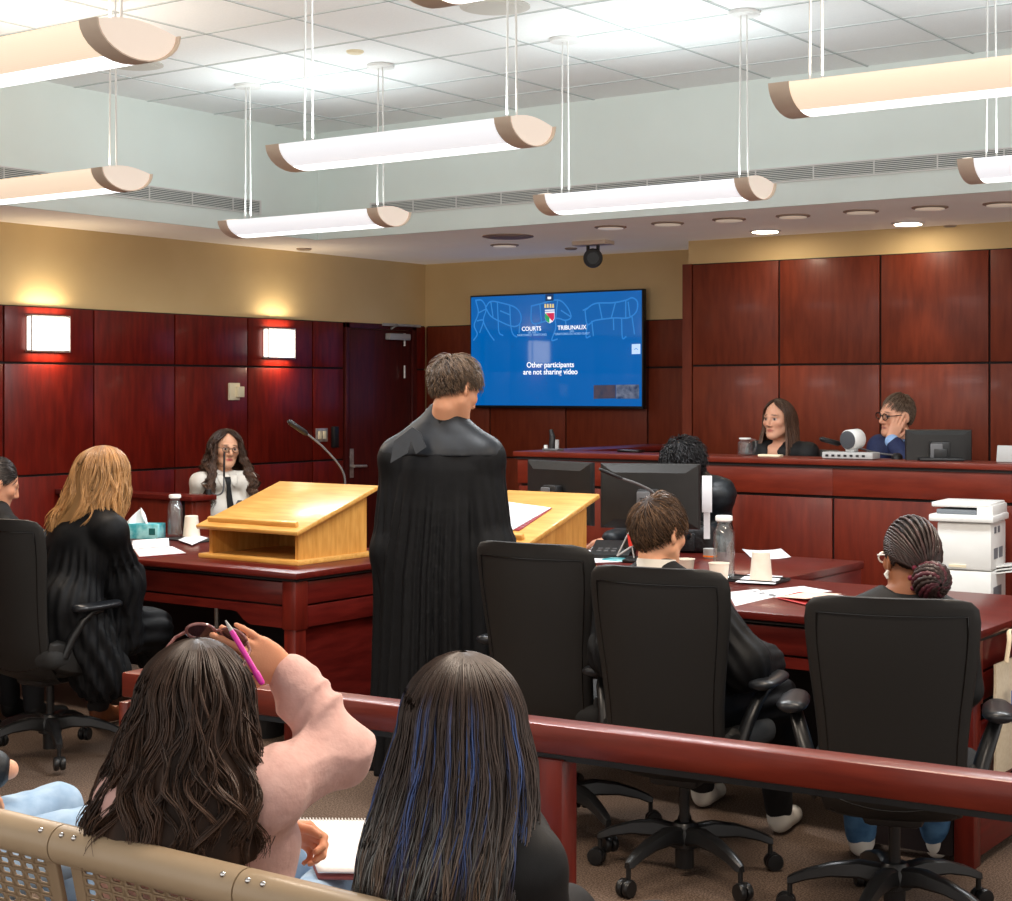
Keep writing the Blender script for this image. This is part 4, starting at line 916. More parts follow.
for i in range(n):
    fs += [(i*(n+1), (i+1)*(n+1), N2+(i+1)*(n+1), N2+i*(n+1))]
    fs += [(i, i+1, N2+i+1, N2+i), (n*(n+1)+i, n*(n+1)+i+1, N2+n*(n+1)+i+1, N2+n*(n+1)+i)]
b.add(vs, fs).obj('bag_body', 'canvas', t, smooth=60)
M['print_blue'] = mat('blue_print', C(22, 76, 160), .7)
text_mesh('lettering', 'B', .15, M['print_blue'], (-1.785, q.y+.085, .525), (0, 1, 0), (0, 0, 1), t, bold=.002, extrude=.012)
MB().tube(smooth_path([(-1.83, q.y+.1, .67), (-1.83, q.y+.13, .74), (-1.845, q.y+.18, .77), (-1.83, q.y+.24, .74), (-1.83, q.y+.27, .67)]), .008, 8, flat=.4).obj('strap', 'canvas', t)
# ------------------------------------------------------------------ waste bin with black liner
p = U(262, 752, z=0); p = Vector((p.x, p.y+.35, 0)); p = U(263, 735, z=0)
t = thing('waste_bin', 'waste bin with crumpled black bin liner under the left table', 'bin', (p.x, p.y, 0))
MB().lathe([(.09, .0), (.12, .28), (.122, .285)], (p.x, p.y, 0), 24).obj('bin', 'black', t)
M['liner'] = mat('bin_liner', C(14, 14, 15), .16, bump=1.0, bscale=26)
b = MB(); rg = []
for i in range(9):
    z_ = .10+.21*i/8; rr = .128+.004*i-(.05 if i == 8 else 0)
    rg.append([Vector((p.x+rr*math.cos(2*PI*k/48)*(1+.05*math.sin(k*2.1+i*1.3)+.04*math.sin(k*4.7-i)), p.y+rr*math.sin(2*PI*k/48)*(1+.05*math.sin(k*2.9+i)), z_+.008*math.sin(k*1.7+i))) for k in range(48)])
b.loft(rg, cap=False).obj('bin_liner', 'liner', t, smooth=60)

# white sheet standing beside the right monitor
a = U(707, 494, d=7.9); o = MB().box((0, 0, 0), (.048, .004, .178), bev=.001).box((0, .03, -.15), (.03, .03, .14)).obj('document_holder', 'paper'); o.location = (a.x, a.y, a.z); o.rotation_euler = (0, 0, YAW-.1); tag(o, 'white sheet on edge standing just right of the right monitor', 'document')

ch1.scale = (1.05, 1.03, .965); ch1.location = (-1.90, 4.69, 0)
# ================================================================== PEOPLE: implicit-surface kit
A = np.array
UPN = A([0., 0., 1.])
def nv(v): v = np.asarray(v, float); return v/(np.linalg.norm(v)+1e-12)
def P(px, py, d): return A(U(px, py, d=d))
def prim_cap(a, b, ra, rb=None, pleat=None):
    a, b = np.asarray(a, float), np.asarray(b, float); rb = ra if rb is None else rb; r = max(ra, rb)
    if pleat:
        ax = nv(b-a); e1 = nv(np.cross(ax, [.3, .2, 1.])); e2 = np.cross(ax, e1)
    def f(X):
        ba = b-a; p = X-a; L = ba@ba+1e-12
        t = np.clip((p@ba)/L, 0, 1); q = p-t[..., None]*ba
        rad = ra+(rb-ra)*t
        if pleat:
            n, amp, ph = pleat; w = np.arctan2(q@e2, q@e1); rad = rad+amp*np.clip(t*1.6, .1, 1)*np.cos(n*w+ph+3*t)
        return np.sqrt((q*q).sum(-1))-rad
    r2 = r+(pleat[1] if pleat else 0)
    return f, np.minimum(a, b)-r2, np.maximum(a, b)+r2
def prim_ell(c, r, R=None):
    c = np.asarray(c, float); r = np.asarray(r if np.ndim(r) else [r]*3, float); R = np.eye(3) if R is None else np.asarray(R)
    def f(X):
        p = (X-c)@R
        k0 = np.sqrt(((p/r)**2).sum(-1)); k1 = np.sqrt(((p/(r*r))**2).sum(-1))
        return k0*(k0-1)/(k1+1e-9)
    m = np.sqrt(((R*r)**2).sum(1))
    return f, c-m, c+m
def prim_rings(rows, R=None, c0=(0, 0, 0), pleat=None):
    """rows: (z, cx, cy, rx, ry) bottom to top in the frame (c0, R)"""
    rows = sorted(rows); z = A([q[0] for q in rows]); c0 = np.asarray(c0, float); R = np.eye(3) if R is None else np.asarray(R)
    cols = [A([q[i] for q in rows]) for i in range(1, 5)]
    def f(X):
        p = (X-c0)@R; zz = p[..., 2]
        cx, cy, rx, ry = [np.interp(zz, z, c) for c in cols]
        dx, dy = p[..., 0]-cx, p[..., 1]-cy
        if pleat:
            w = np.arctan2(dy, dx); amp = pleat(w, zz); 
        else: amp = 0
        k = np.sqrt((dx/rx)**2+(dy/ry)**2)
        d = (k-1)*np.minimum(rx, ry)-amp
        return np.maximum(d, np.maximum(z[0]-zz, zz-z[-1]))
    m = max(max(np.abs(cols[0]).max()+cols[2].max(), 0), np.abs(cols[1]).max()+cols[3].max())+.03
    cor = A([[sx*m, sy*m, zz] for sx in (-1, 1) for sy in (-1, 1) for zz in (z[0], z[-1])])@R.T+c0
    return f, cor.min(0), cor.max(0)
def prim_half(o, n, lo, hi):
    o = np.asarray(o, float); n = nv(n)
    return (lambda X: (X-o)@n), np.asarray(lo, float), np.asarray(hi, float)
class Sdf:
    def __init__(s): s.q = []
    def add(s, pr, k=.02): s.q.append((pr, k, 1)); return s
    def sub(s, pr, k=.005): s.q.append((pr, k, -1)); return s
    def cap(s, a, b, ra, rb=None, k=.02, pleat=None): return s.add(prim_cap(a, b, ra, rb, pleat), k)
    def ell(s, c, r, R=None, k=.02): return s.add(prim_ell(c, r, R), k)
    def mesh(s, h):
        lo = np.min([q[0][1] for q in s.q if q[2] > 0], 0)-3*h-.01; hi = np.max([q[0][2] for q in s.q if q[2] > 0], 0)+3*h+.01
        n = np.ceil((hi-lo)/h).astype(int)+1
        ax = [lo[i]+h*np.arange(n[i]) for i in range(3)]
        Fd = np.full(n, .2, np.float32)
        for (f, a, b), k, sg in s.q:
            pad = k+4*h if sg > 0 else k+2*h
            i0 = np.clip(np.floor((a-pad-lo)/h).astype(int), 0, n); i1 = np.clip(np.ceil((b+pad-lo)/h).astype(int)+1, 0, n)
            if (i1 <= i0).any(): continue
            sl = tuple(slice(i0[i], i1[i]) for i in range(3))
            X = np.stack(np.meshgrid(*[ax[i][sl[i]] for i in range(3)], indexing='ij'), -1)
            d = f(X); cur = Fd[sl]
            if sg > 0:
                hh = np.maximum(k-np.abs(cur-d), 0)/k if k > 0 else 0
                Fd[sl] = np.minimum(cur, d)-hh*hh*k*.25
            else:
                d = -d; hh = np.maximum(k-np.abs(cur-d), 0)/k if k > 0 else 0
                Fd[sl] = np.maximum(cur, d)+hh*hh*k*.25
        return surface_nets(Fd, lo, h)
def surface_nets(Fd, lo, h):
    S_ = Fd < 0; n = A(Fd.shape)-1
    c = np.zeros(n, np.int8)
    for i in (0, 1):
        for j in (0, 1):
            for k in (0, 1): c += S_[i:n[0]+i, j:n[1]+j, k:n[2]+k]
    act = (c > 0) & (c < 8); idx = np.argwhere(act)
    ids = np.full(n, -1, np.int32); ids[act] = np.arange(len(idx))
    acc = np.zeros((len(idx), 3)); cnt = np.zeros(len(idx))
    cor = [(i, j, k) for i in (0, 1) for j in (0, 1) for k in (0, 1)]
    val = {q: Fd[idx[:, 0]+q[0], idx[:, 1]+q[1], idx[:, 2]+q[2]].astype(float) for q in cor}
    for p in cor:
        for a in range(3):
            if p[a]: continue
            q = list(p); q[a] = 1; q = tuple(q); u, v = val[p], val[q]
            m = (u < 0) != (v < 0); t = np.where(m, u/np.where(m, u-v, 1), 0)
            pt = np.tile(A(p, float), (len(idx), 1)); pt[:, a] += t
            acc[m] += pt[m]; cnt[m] += 1
    V = lo+h*(idx+acc/cnt[:, None])
    Q = []
    for a in range(3):
        b_, c_ = (a+1) % 3, (a+2) % 3
        s0 = [slice(None)]*3; s1 = [slice(None)]*3; s0[a] = slice(0, -1); s1[a] = slice(1, None)
        e = S_[tuple(s0)] != S_[tuple(s1)]; pos = np.argwhere(e)
        pos = pos[(pos[:, b_] > 0) & (pos[:, c_] > 0) & (pos[:, b_] < n[b_]) & (pos[:, c_] < n[c_])]
        def g(db, dc):
            r = pos.copy(); r[:, b_] -= db; r[:, c_] -= dc; return ids[r[:, 0], r[:, 1], r[:, 2]]
        qd = np.stack([g(1, 1), g(0, 1), g(0, 0), g(1, 0)], 1)
        fl = S_[pos[:, 0], pos[:, 1], pos[:, 2]]
        qd[~fl] = qd[~fl][:, ::-1]; Q.append(qd)
    return V, np.concatenate(Q)
_rw = np.random.RandomState(3); _W = _rw.normal(size=(10, 3)); _PH = _rw.rand(10)*6.28
def wob(Pt, fr, seed=0):
    W = np.roll(_W, seed, 0); r = 0
    for i in range(5): r = r+np.sin(Pt@(W[i]*fr*(1+.35*i))+_PH[(i+seed) % 10])/(1+.5*i)
    return r/2.6
def normals(V, Q):
    n = np.cross(V[Q[:, 2]]-V[Q[:, 0]], V[Q[:, 3]]-V[Q[:, 1]]); N = np.zeros_like(V)
    for i in range(4): np.add.at(N, Q[:, i], n)
    return N/(np.linalg.norm(N, axis=1, keepdims=True)+1e-12)
def relax(V, Q, it=2, w=.5):
    for _ in range(it):
        S_ = np.zeros_like(V); c = np.zeros(len(V))
        for i in range(4):
            for j in ((i+1) % 4, (i+3) % 4):
                np.add.at(S_, Q[:, i], V[Q[:, j]]); np.add.at(c, Q[:, i], 1)
        V = V*(1-w)+w*S_/c[:, None]
    return V
def qmesh(name, V, Q, m, parent=None, col=None, smooth=180):
    me = bpy.data.meshes.new(name); me.vertices.add(len(V)); me.vertices.foreach_set('co', V.astype(np.float32).ravel())
    k = Q.shape[1]; me.loops.add(Q.size); me.loops.foreach_set('vertex_index', Q.astype(np.int32).ravel())
    me.polygons.add(len(Q)); me.polygons.foreach_set('loop_start', np.arange(0, Q.size, k, dtype=np.int32)); me.polygons.foreach_set('loop_total', np.full(len(Q), k, np.int32))
    me.update(calc_edges=True); me.validate()
    if col is not None:
        at = me.attributes.new('Col', 'FLOAT_COLOR', 'POINT'); at.data.foreach_set('color', np.concatenate([col, np.ones((len(col), 1))], 1).astype(np.float32).ravel())
    return link(name, me, m, parent, smooth)
def tubes(name, paths, rad, m, parent, cols=None, sides=3):
    """paths (n, k, 3); rad (k,) or (n,k)"""
    n, k, _ = paths.shape
    T = np.gradient(paths, axis=1); T /= np.linalg.norm(T, axis=2, keepdims=True)+1e-9
    ref = np.where(np.abs(T[..., 2:3]) > .9, A([1., 0, 0]), UPN); B1 = np.cross(T, ref); B1 /= np.linalg.norm(B1, axis=2, keepdims=True)+1e-9; B2 = np.cross(T, B1)
    rad = np.broadcast_to(rad, (n, k))[..., None]
    vs = np.stack([paths+rad*(B1*math.cos(w)+B2*math.sin(w)) for w in (2*PI*i/sides for i in range(sides))], 2)
    i = np.arange(n)[:, None, None]*k*sides; j = np.arange(k-1)[None, :, None]*sides; s = np.arange(sides)[None, None, :]; s2 = (s+1) % sides
    Q = np.stack(np.broadcast_arrays(i+j+s, i+j+s2, i+j+sides+s2, i+j+sides+s), -1).reshape(-1, 4)
    c = None
    if cols is not None: c = np.repeat(cols.reshape(n, -1, 3) if cols.ndim == 3 else np.repeat(cols[:, None], k, 1), sides, axis=1).reshape(-1, 3)
    return qmesh(name, vs.reshape(-1, 3), Q, m, parent, c)
# ------------------------------------------------------------------ materials for people
def rgb(*c): return A(C(*c)[:3])
M['skin'] = mat('skin', C(220, 170, 140), .5, attr='Col', spec=.35, bump=.06, bscale=300)
M['skin'].node_tree.nodes['Principled BSDF'].inputs['Subsurface Weight'].default_value = .12
M['skin'].node_tree.nodes['Principled BSDF'].inputs['Subsurface Radius'].default_value = (.012, .005, .003)
M['hair'] = mat('hair_strands', C(40, 26, 20), .42, attr='Col', spec=.45)
M['hair_soft'] = mat('hair_mass', C(30, 20, 15), .6, attr='Col', spec=.25)
M['robe'] = mat('black_robe_cloth', C(8, 9, 11), .62, col2=C(13, 14, 17), nscale=40, bump=.05, bscale=400, spec=.22)
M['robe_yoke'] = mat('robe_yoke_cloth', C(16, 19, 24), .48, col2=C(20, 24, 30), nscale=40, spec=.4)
M['pink'] = mat('pink_fleece', C(212, 168, 160), .9, col2=C(219, 178, 170), nscale=30, bump=.35, bscale=38, sheen=.15)
M['black_cotton'] = mat('black_cotton', C(11, 11, 12), .7, col2=C(16, 16, 18), nscale=60, bump=.08, bscale=500)
M['jeans'] = mat('pale_denim', C(140, 172, 206), .85, col2=C(168, 196, 224), nscale=18, bump=.1, bscale=600)
M['jeans_dark'] = mat('blue_denim', C(52, 92, 130), .85, col2=C(78, 120, 158), nscale=20, bump=.1, bscale=600)
M['trousers'] = mat('dark_trousers', C(20, 20, 23), .8)
M['white_shirt'] = mat('white_shirt', C(206, 200, 190), .8, col2=C(214, 209, 200), nscale=20)
M['navy'] = mat('navy_suit', C(26, 36, 72), .75, col2=C(32, 42, 80), nscale=60)
M['blue_shirt'] = mat('pale_blue_shirt', C(148, 182, 226), .75)
M['coat'] = mat('quilted_coat', C(12, 17, 21), .5, col2=C(18, 24, 30), nscale=30, bump=.3, bscale=40)
M['shoe_white'] = mat('shoe_white', C(214, 208, 198), .6); M['shoe_black'] = mat('shoe_black', C(20, 20, 20), .5); M['boot_brown'] = mat('boot_brown', C(112, 62, 34), .4, col2=C(84, 44, 24), nscale=20)
M['frame_black'] = mat('glasses_frame', C(22, 20, 20), .3); M['lens'] = mat('glasses_lens', (.95, .97, 1, 1), .02, trans=1, ior=1.05)
M['pearl'] = mat('earring', C(236, 232, 224), .25)
# ------------------------------------------------------------------ body
def hd(px, beta):
    """horizontal facing for someone seen at photo column px; 0 faces straight away, 90 faces photo right, 180 faces the viewpoint"""
    v = FWD+RGT*((px-CX)/F); v = nv(A(v)); rp = A([v[1], -v[0], 0]); b = math.radians(beta)
    return v*math.cos(b)+rp*math.sin(b)
def frame(f, pitch=0, roll=0):
    f = nv(f); p = math.radians(pitch); y = f*math.cos(p)-UPN*math.sin(p); x = nv(np.cross(f, UPN)); z = np.cross(x, y)
    r = math.radians(roll); x2 = x*math.cos(r)+z*math.sin(r); z2 = np.cross(x2, y)
    return np.stack([x2, y, z2], 1)           # columns: right, forward, up
def head_prims(s, c, R, sc=1.0, female=False):
    def g(p): return c+R@(A(p)*sc)
    e = lambda p, r, k=.02: s.ell(g(p), A(r)*sc, R, k)
    q = lambda a, b, ra, rb=None, k=.012: s.cap(g(a), g(b), ra*sc, (ra if rb is None else rb)*sc, k)
    e((0, -.014, .034), (.072, .093, .083)); e((0, .026, -.022), (.058, .066, .086), .03)
    j = .021 if female else .025
    for x in (-1, 1):
        q((x*.050, .006, -.052), (x*.018, .068, -.094), j, j*.85, .03)
        e((x*.040, .056, -.020), (.024, .026, .022), .02)
        q((x*.010, .086, .021), (x*.040, .072, .023), .010, .009, .012)
    e((0, .070, -.094), (.019, .018, .017), .018)
    for x in (-1, 1): s.sub(prim_ell(g((x*.031, .097, .005)), A((.017, .016, .012))*sc, R), .012*sc)
    for x in (-1, 1): e((x*.031, .0725, .004), (.0125, .0125, .0118), .002)
    q((0, .088, .012), (0, .108, -.024), .008, .0105, .012)
    e((0, .104, -.030), (.011, .011, .009), .006)
    for x in (-1, 1): e((x*.0115, .094, -.033), (.0075, .010, .0075), .006)
    q((-.017, .084, -.0575), (.017, .084, -.0575), .0055, k=.007); q((-.014, .083, -.067), (.014, .083, -.067), .0065, k=.006)
    s.sub(prim_cap(g((-.020, .0945, -.0625)), g((.020, .0945, -.0625)), .0016*sc), .004*sc)
    for x in (-1, 1):
        Re = R@np.asarray(Euler((0, 0, x*.35)).to_matrix())
        s.ell(g((x*.080, -.008, -.008)), A((.009, .019, .032))*sc, Re, .010)
        s.sub(prim_ell(g((x*.088, -.004, -.006)), A((.005, .010, .018))*sc, Re), .006)
def paint_head(V, c, R, sc, base, lip, brow, iris=(60, 40, 28)):
    L = (V-c)@R/sc; col = np.tile(base, (len(V), 1)); x, y, z = np.abs(L[:, 0]), L[:, 1], L[:, 2]
    def blend(w, t):
        nonlocal col
        col = col*(1-w[:, None])+w[:, None]*t
    near = (np.abs(L) < .15).all(1)
    g = lambda cx, cz, rx, rz, p=2: np.clip(1.35-((x-cx)/rx)**2-((z-cz)/rz)**2, 0, 1)*near*(y > .045)
    blend(g(.042, -.028, .026, .022)*.25, base*A([1.08, .72, .68])); blend(g(0, -.028, .014, .014)*.25, base*A([1.08, .75, .7]))
    blend(g(0, -.062, .0235, .0095)*.85, lip); blend(g(0, -.0625, .022, .0016)*.9, lip*.35)
    blend(g(.031, .005, .019, .012)*.35, base*A([.62, .5, .45]))
    bw = np.clip(1.3-((x-.031)/.020)**2-((z-.028+.12*(x-.031))/.0042)**2, 0, 1)*near*(y > .04); blend(bw*.85, brow)
    eye = np.clip(1.6-((x-.031)/.0125)**4-((z-.004)/.0058)**2, 0, 1)*near*(y > .06); blend(np.minimum(eye*1.2, .8), A([.42, .38, .35]))
    ir = np.clip(1.5-((x-.031)/.0062)**2-((z-.004)/.0062)**2, 0, 1)*(eye > .02); blend(np.minimum(ir*2, 1), rgb(*iris)*.5)
    lid = np.clip(1.2-((x-.031)/.0150)**2-((z-.0108)/.0022)**2, 0, 1)*near*(y > .05); blend(lid*.8, brow*.6)
    return col
def hand_prims(s, W, d, n, side, sc=1., curl=(.35, .5, .35), thumb=.5, spread=.06, curls=None, wr=.026):
    d = nv(d); n = nv(n-d*(n@d)); t = np.cross(d, n) if side > 0 else np.cross(n, d)
    ang = lambda v, a: nv(v*math.cos(a)+n*math.sin(a))
    base = W+d*.012*sc
    for i, o in enumerate((.029, .010, -.009, -.027)):
        k = W+d*(.086-.004*abs(i-1))*sc+t*o*sc-n*.002
        s.cap(base+t*o*.55*sc, k, .0135*sc, .0115*sc, .012*sc)
        L = ((.041, .025, .021), (.045, .029, .022), (.042, .027, .021), (.033, .021, .018))[i]
        cu = curls[i] if curls else curl
        a = 0; p = k; r = (.0098, .0098, .0093, .0084)[i]
        dd0 = nv(d+t*spread*(1.5-i))
        for q in range(3):
            a += cu[q]; e = p+nv(dd0*math.cos(a)+n*math.sin(a))*L[q]*sc
            s.cap(p, e, (r-.0009*q)*sc, (r-.0009*(q+1))*sc, .0045*sc); p = e
    b0 = W+d*.018*sc+t*.018*sc+n*.006*sc; d1 = nv(t*.75+d*.62+n*.35*thumb)
    b1 = b0+d1*.042*sc; s.cap(b0, b1, .0155*sc, .0125*sc, .014*sc)
    d2 = nv(t*.35+d*.85+n*.55*thumb); b2 = b1+d2*.032*sc; s.cap(b1, b2, .0115*sc, .010*sc, .006*sc)
    d3 = nv(t*.1+d*.9+n*.8*thumb); b3 = b2+d3*.024*sc; s.cap(b2, b3, .010*sc, .008*sc, .004*sc)
    s.ell(W+d*.05*sc, A((.036, .045, .0145))*sc, np.stack([t, d, n], 1), .014*sc)
class Body:
    """joints in room coordinates; hands optional"""
    def __init__(s, hip, neck, head, Rh, f, sw=.36, sc=1., female=False, sh=None, lean=0):
        s.hip, s.neck, s.head, s.Rh, s.f, s.sc, s.fem = A(hip, float), A(neck, float), A(head, float), Rh, nv(f), sc, female
        s.rt = nv(np.cross(s.f, UPN)); s.sw = sw
        up = nv(s.neck-s.hip)
        s.sh = sh or [s.neck-s.rt*(sw/2-.02)-up*.085*sc, s.neck+s.rt*(sw/2-.02)-up*.085*sc]
        s.el = [None, None]; s.wr = [None, None]; s.hand = [None, None]; s.kn = [None, None]; s.an = [None, None]
        s.hj = [s.hip-s.rt*.088*sc, s.hip+s.rt*.088*sc]
    def arm(s, i, el, wr, hand=None): s.el[i], s.wr[i], s.hand[i] = A(el, float), A(wr, float), hand
    def leg(s, i, kn, an): s.kn[i], s.an[i] = A(kn, float), A(an, float)
    def sit_legs(s, spread=.10, fwd=.42, kz=.50, back=0., floor=0):
        for i, sg in ((0, -1), (1, 1)):
            k = s.hip+s.f*fwd+s.rt*sg*spread; k[2] = kz+floor; a = k+s.f*(.02-back); a[2] = .08+floor; s.leg(i, k, a)
    def torso(s, q, o=0., k=.03, low=True):
        sc = s.sc; up = nv(s.neck-s.hip); y = nv(s.f-up*(s.f@up)); R = np.stack([np.cross(y, up), y, up], 1)
        L = np.linalg.norm(s.neck-s.hip); w = s.sw/.36
        if low: q.ell(s.hip+up*.02, A((.160*sc+o, .118*sc+o, .125*sc+o)), R, k)
        q.ell(s.hip+up*L*.36, A((.140*w*sc+o, .100*sc+o, L*.34+o)), R, k)
        q.ell(s.hip+up*L*.66+y*.006, A((.152*w*sc+o, .108*sc+o, L*.34+o)), R, k)
        if s.fem:
            for sg in (-1, 1): q.ell(s.hip+up*L*.62+y*.075*sc+R[:, 0]*sg*.07*sc, A((.062, .055, .06))*sc+o, R, k)
        q.cap(s.sh[0], s.sh[1], .046*sc+o*.6, None, k)
        m = s.neck+up*.015*sc
        for i in (0, 1): q.cap(m, s.sh[i]+up*.008, .042*sc+o*.6, .046*sc+o*.7, k)
    def arms(s, q, o=0., k=.02, which=(0, 1), ro=None, pleat=None, stop=1.):
        for i in which:
            if s.el[i] is None: continue
            w = s.el[i]+(s.wr[i]-s.el[i])*stop
            r2 = ro or (o, o, o)
            q.cap(s.sh[i], s.el[i], .046*s.sc+r2[0]*.8, .040*s.sc+r2[1], k, pleat); q.cap(s.el[i], w, .040*s.sc+r2[1], .027*s.sc+r2[2], k, (pleat[0], pleat[1]*.35, pleat[2]) if pleat else None)
    def legs(s, q, o=0., k=.025, which=(0, 1)):
        for i in which:
            if s.kn[i] is None: continue
            q.cap(s.hj[i], s.kn[i], .082*s.sc+o, .056*s.sc+o, k); q.cap(s.kn[i], s.an[i], .053*s.sc+o, .036*s.sc+o, k)
            kk = s.kn[i]-s.an[i]; c = s.an[i]+kk*.66-s.f*.015; q.ell(c, (.05*s.sc+o*.6, .055*s.sc+o*.6, .11), None, k)
    def build(s, label, skin, lip, brow, h=.006, base=None, iris=(60, 40, 28), group=None):
        s.base = A([s.hip[0], s.hip[1], 0 if base is None else base], float)
        q = Sdf(); s.torso(q); s.arms(q); s.legs(q)
        for i in (0, 1):
            if s.an[i] is not None: q.cap(s.an[i]-UPN*.03, s.an[i]+nv(s.f)*.13-UPN*.045, .034, .026, .02)
            if s.hand[i]:
                hk = dict(s.hand[i]); d_, n_ = hk.pop('d'), hk.pop('n'); hand_prims(q, s.wr[i], A(d_, float), A(n_, float), 1 if i else -1, **hk)
        Rh = s.Rh; nb = s.head+Rh@(A((0, -.022, -.085))*s.sc)
        q.cap(s.neck-nv(s.neck-s.hip)*.03, nb, .053*s.sc, .047*s.sc, .03)
        head_prims(q, s.head, Rh, s.sc, s.fem)
        V, Q = q.mesh(h); V = relax(V, Q, 1, .35)
        skin, lip, brow = rgb(*skin), rgb(*lip), rgb(*brow)
        col = paint_head(V, s.head, Rh, s.sc, skin, lip, brow, iris)
        o = qmesh('person', V-s.base, Q, 'skin', None, col); o.location = s.base; tag(o, label, 'person', group)
        XF[o.name] = Matrix.Translation(Vector(s.base)); s.o = o; return o
    def wear(s, name, q, m, h=.008, wr=0, fr=18, seed=0, fn=None, sm=1):
        V, Q = q.mesh(h)
        if sm: V = relax(V, Q, sm, .5)
        if wr: V = V+normals(V, Q)*(wr*wob(V, fr, seed))[:, None]
        if fn: V = V+normals(V, Q)*fn(V)[:, None]
        return qmesh(name, V-s.base, Q, m, s.o)
    def local(s, p): return s.head+s.Rh@(A(p, float)*s.sc)
    def skin_on(s, o):
        from mathutils.bvhtree import BVHTree
        s.bvh = BVHTree.FromPolygons([v.co for v in o.data.vertices], [tuple(p.vertices) for p in o.data.polygons]); return o
    def chest(s, x, z, off=.003, back=False):
        up = nv(s.neck-s.hip); y = nv(s.f-up*(s.f@up))*(-1 if back else 1); p = s.neck+s.rt*x+up*z
        h = s.bvh.ray_cast(Vector(p+y*.6-s.base), Vector(-y))
        return (A(h[0])+s.base if h[0] is not None else p)+y*off
    def patch(s, name, outline, m, off=.004, n=6, th=.0):
        # a flat piece of cloth laid over the chest: left/right edges by row
        b = MB(); vs = []; rows = len(outline)
        for z, x0, x1 in outline:
            for j in range(n+1): vs.append(Vector(s.chest(x0+(x1-x0)*j/n, z, off)-s.base))
        fs = [(i*(n+1)+j, i*(n+1)+j+1, (i+1)*(n+1)+j+1, (i+1)*(n+1)+j) for i in range(rows-1) for j in range(n)]
        o = b.add(vs, fs).obj(name, m, s.o, world=False, smooth=60); md = o.modifiers.new('thickness', 'SOLIDIFY'); md.thickness = .004; md.offset = -1; return o
    def trousers(s, m='trousers', o=.014, h=.011, shoe='shoe_black', which=(0, 1)):
        q = Sdf(); s.legs(q, o, which=which); up = nv(s.neck-s.hip); q.ell(s.hip+up*.01, (.165, .13, .12), np.stack([s.rt, s.f, UPN], 1), .03)
        s.wear('trousers', q, m, h, .004, 30)
        for i in which:
            if s.an[i] is None: continue
            a = s.an[i].copy(); q = Sdf(); fl = a-UPN*.05
            q.cap(fl+UPN*.005, fl+s.f*.16-UPN*.004, .040, .034, .02); q.cap(a-UPN*.01, a+s.f*.03-UPN*.03, .045, .045, .02)
            q.sub(prim_half(A([0, 0, a[2]-.088]), UPN, fl-.3, fl+.3), .002)
            sh = s.wear('shoe', q, shoe, .008)
    def glasses(s, m='frame_black', w=.024, hh=.017, y=.104, z=.004, r=.0018, lens=True):
        b = MB(); lb = MB()
        for sg in (-1, 1):
            ring = [s.local((sg*.032+w*math.cos(a), y-abs(w*math.cos(a)*sg+.0)*.12, z+hh*math.sin(a))) for a in (2*PI*k/20 for k in range(21))]
            b.tube(ring, r, 6, cap=False)
            if lens: lb.add(ring[:20], [tuple(range(20))])
            b.tube([s.local((sg*(.032+w), y-.003, z+.006)), s.local((sg*.076, .07, z+.008)), s.local((sg*.080, .0, z+.006)), s.local((sg*.078, -.02, z-.01))], r, 6)
        b.tube([s.local((-.010, y, z+.004)), s.local((0, y+.004, z+.006)), s.local((.010, y, z+.004))], r, 6)
        g = b.obj('glasses', m, s.o)
        if lens: lb.obj('lenses', 'lens', g)
        return g
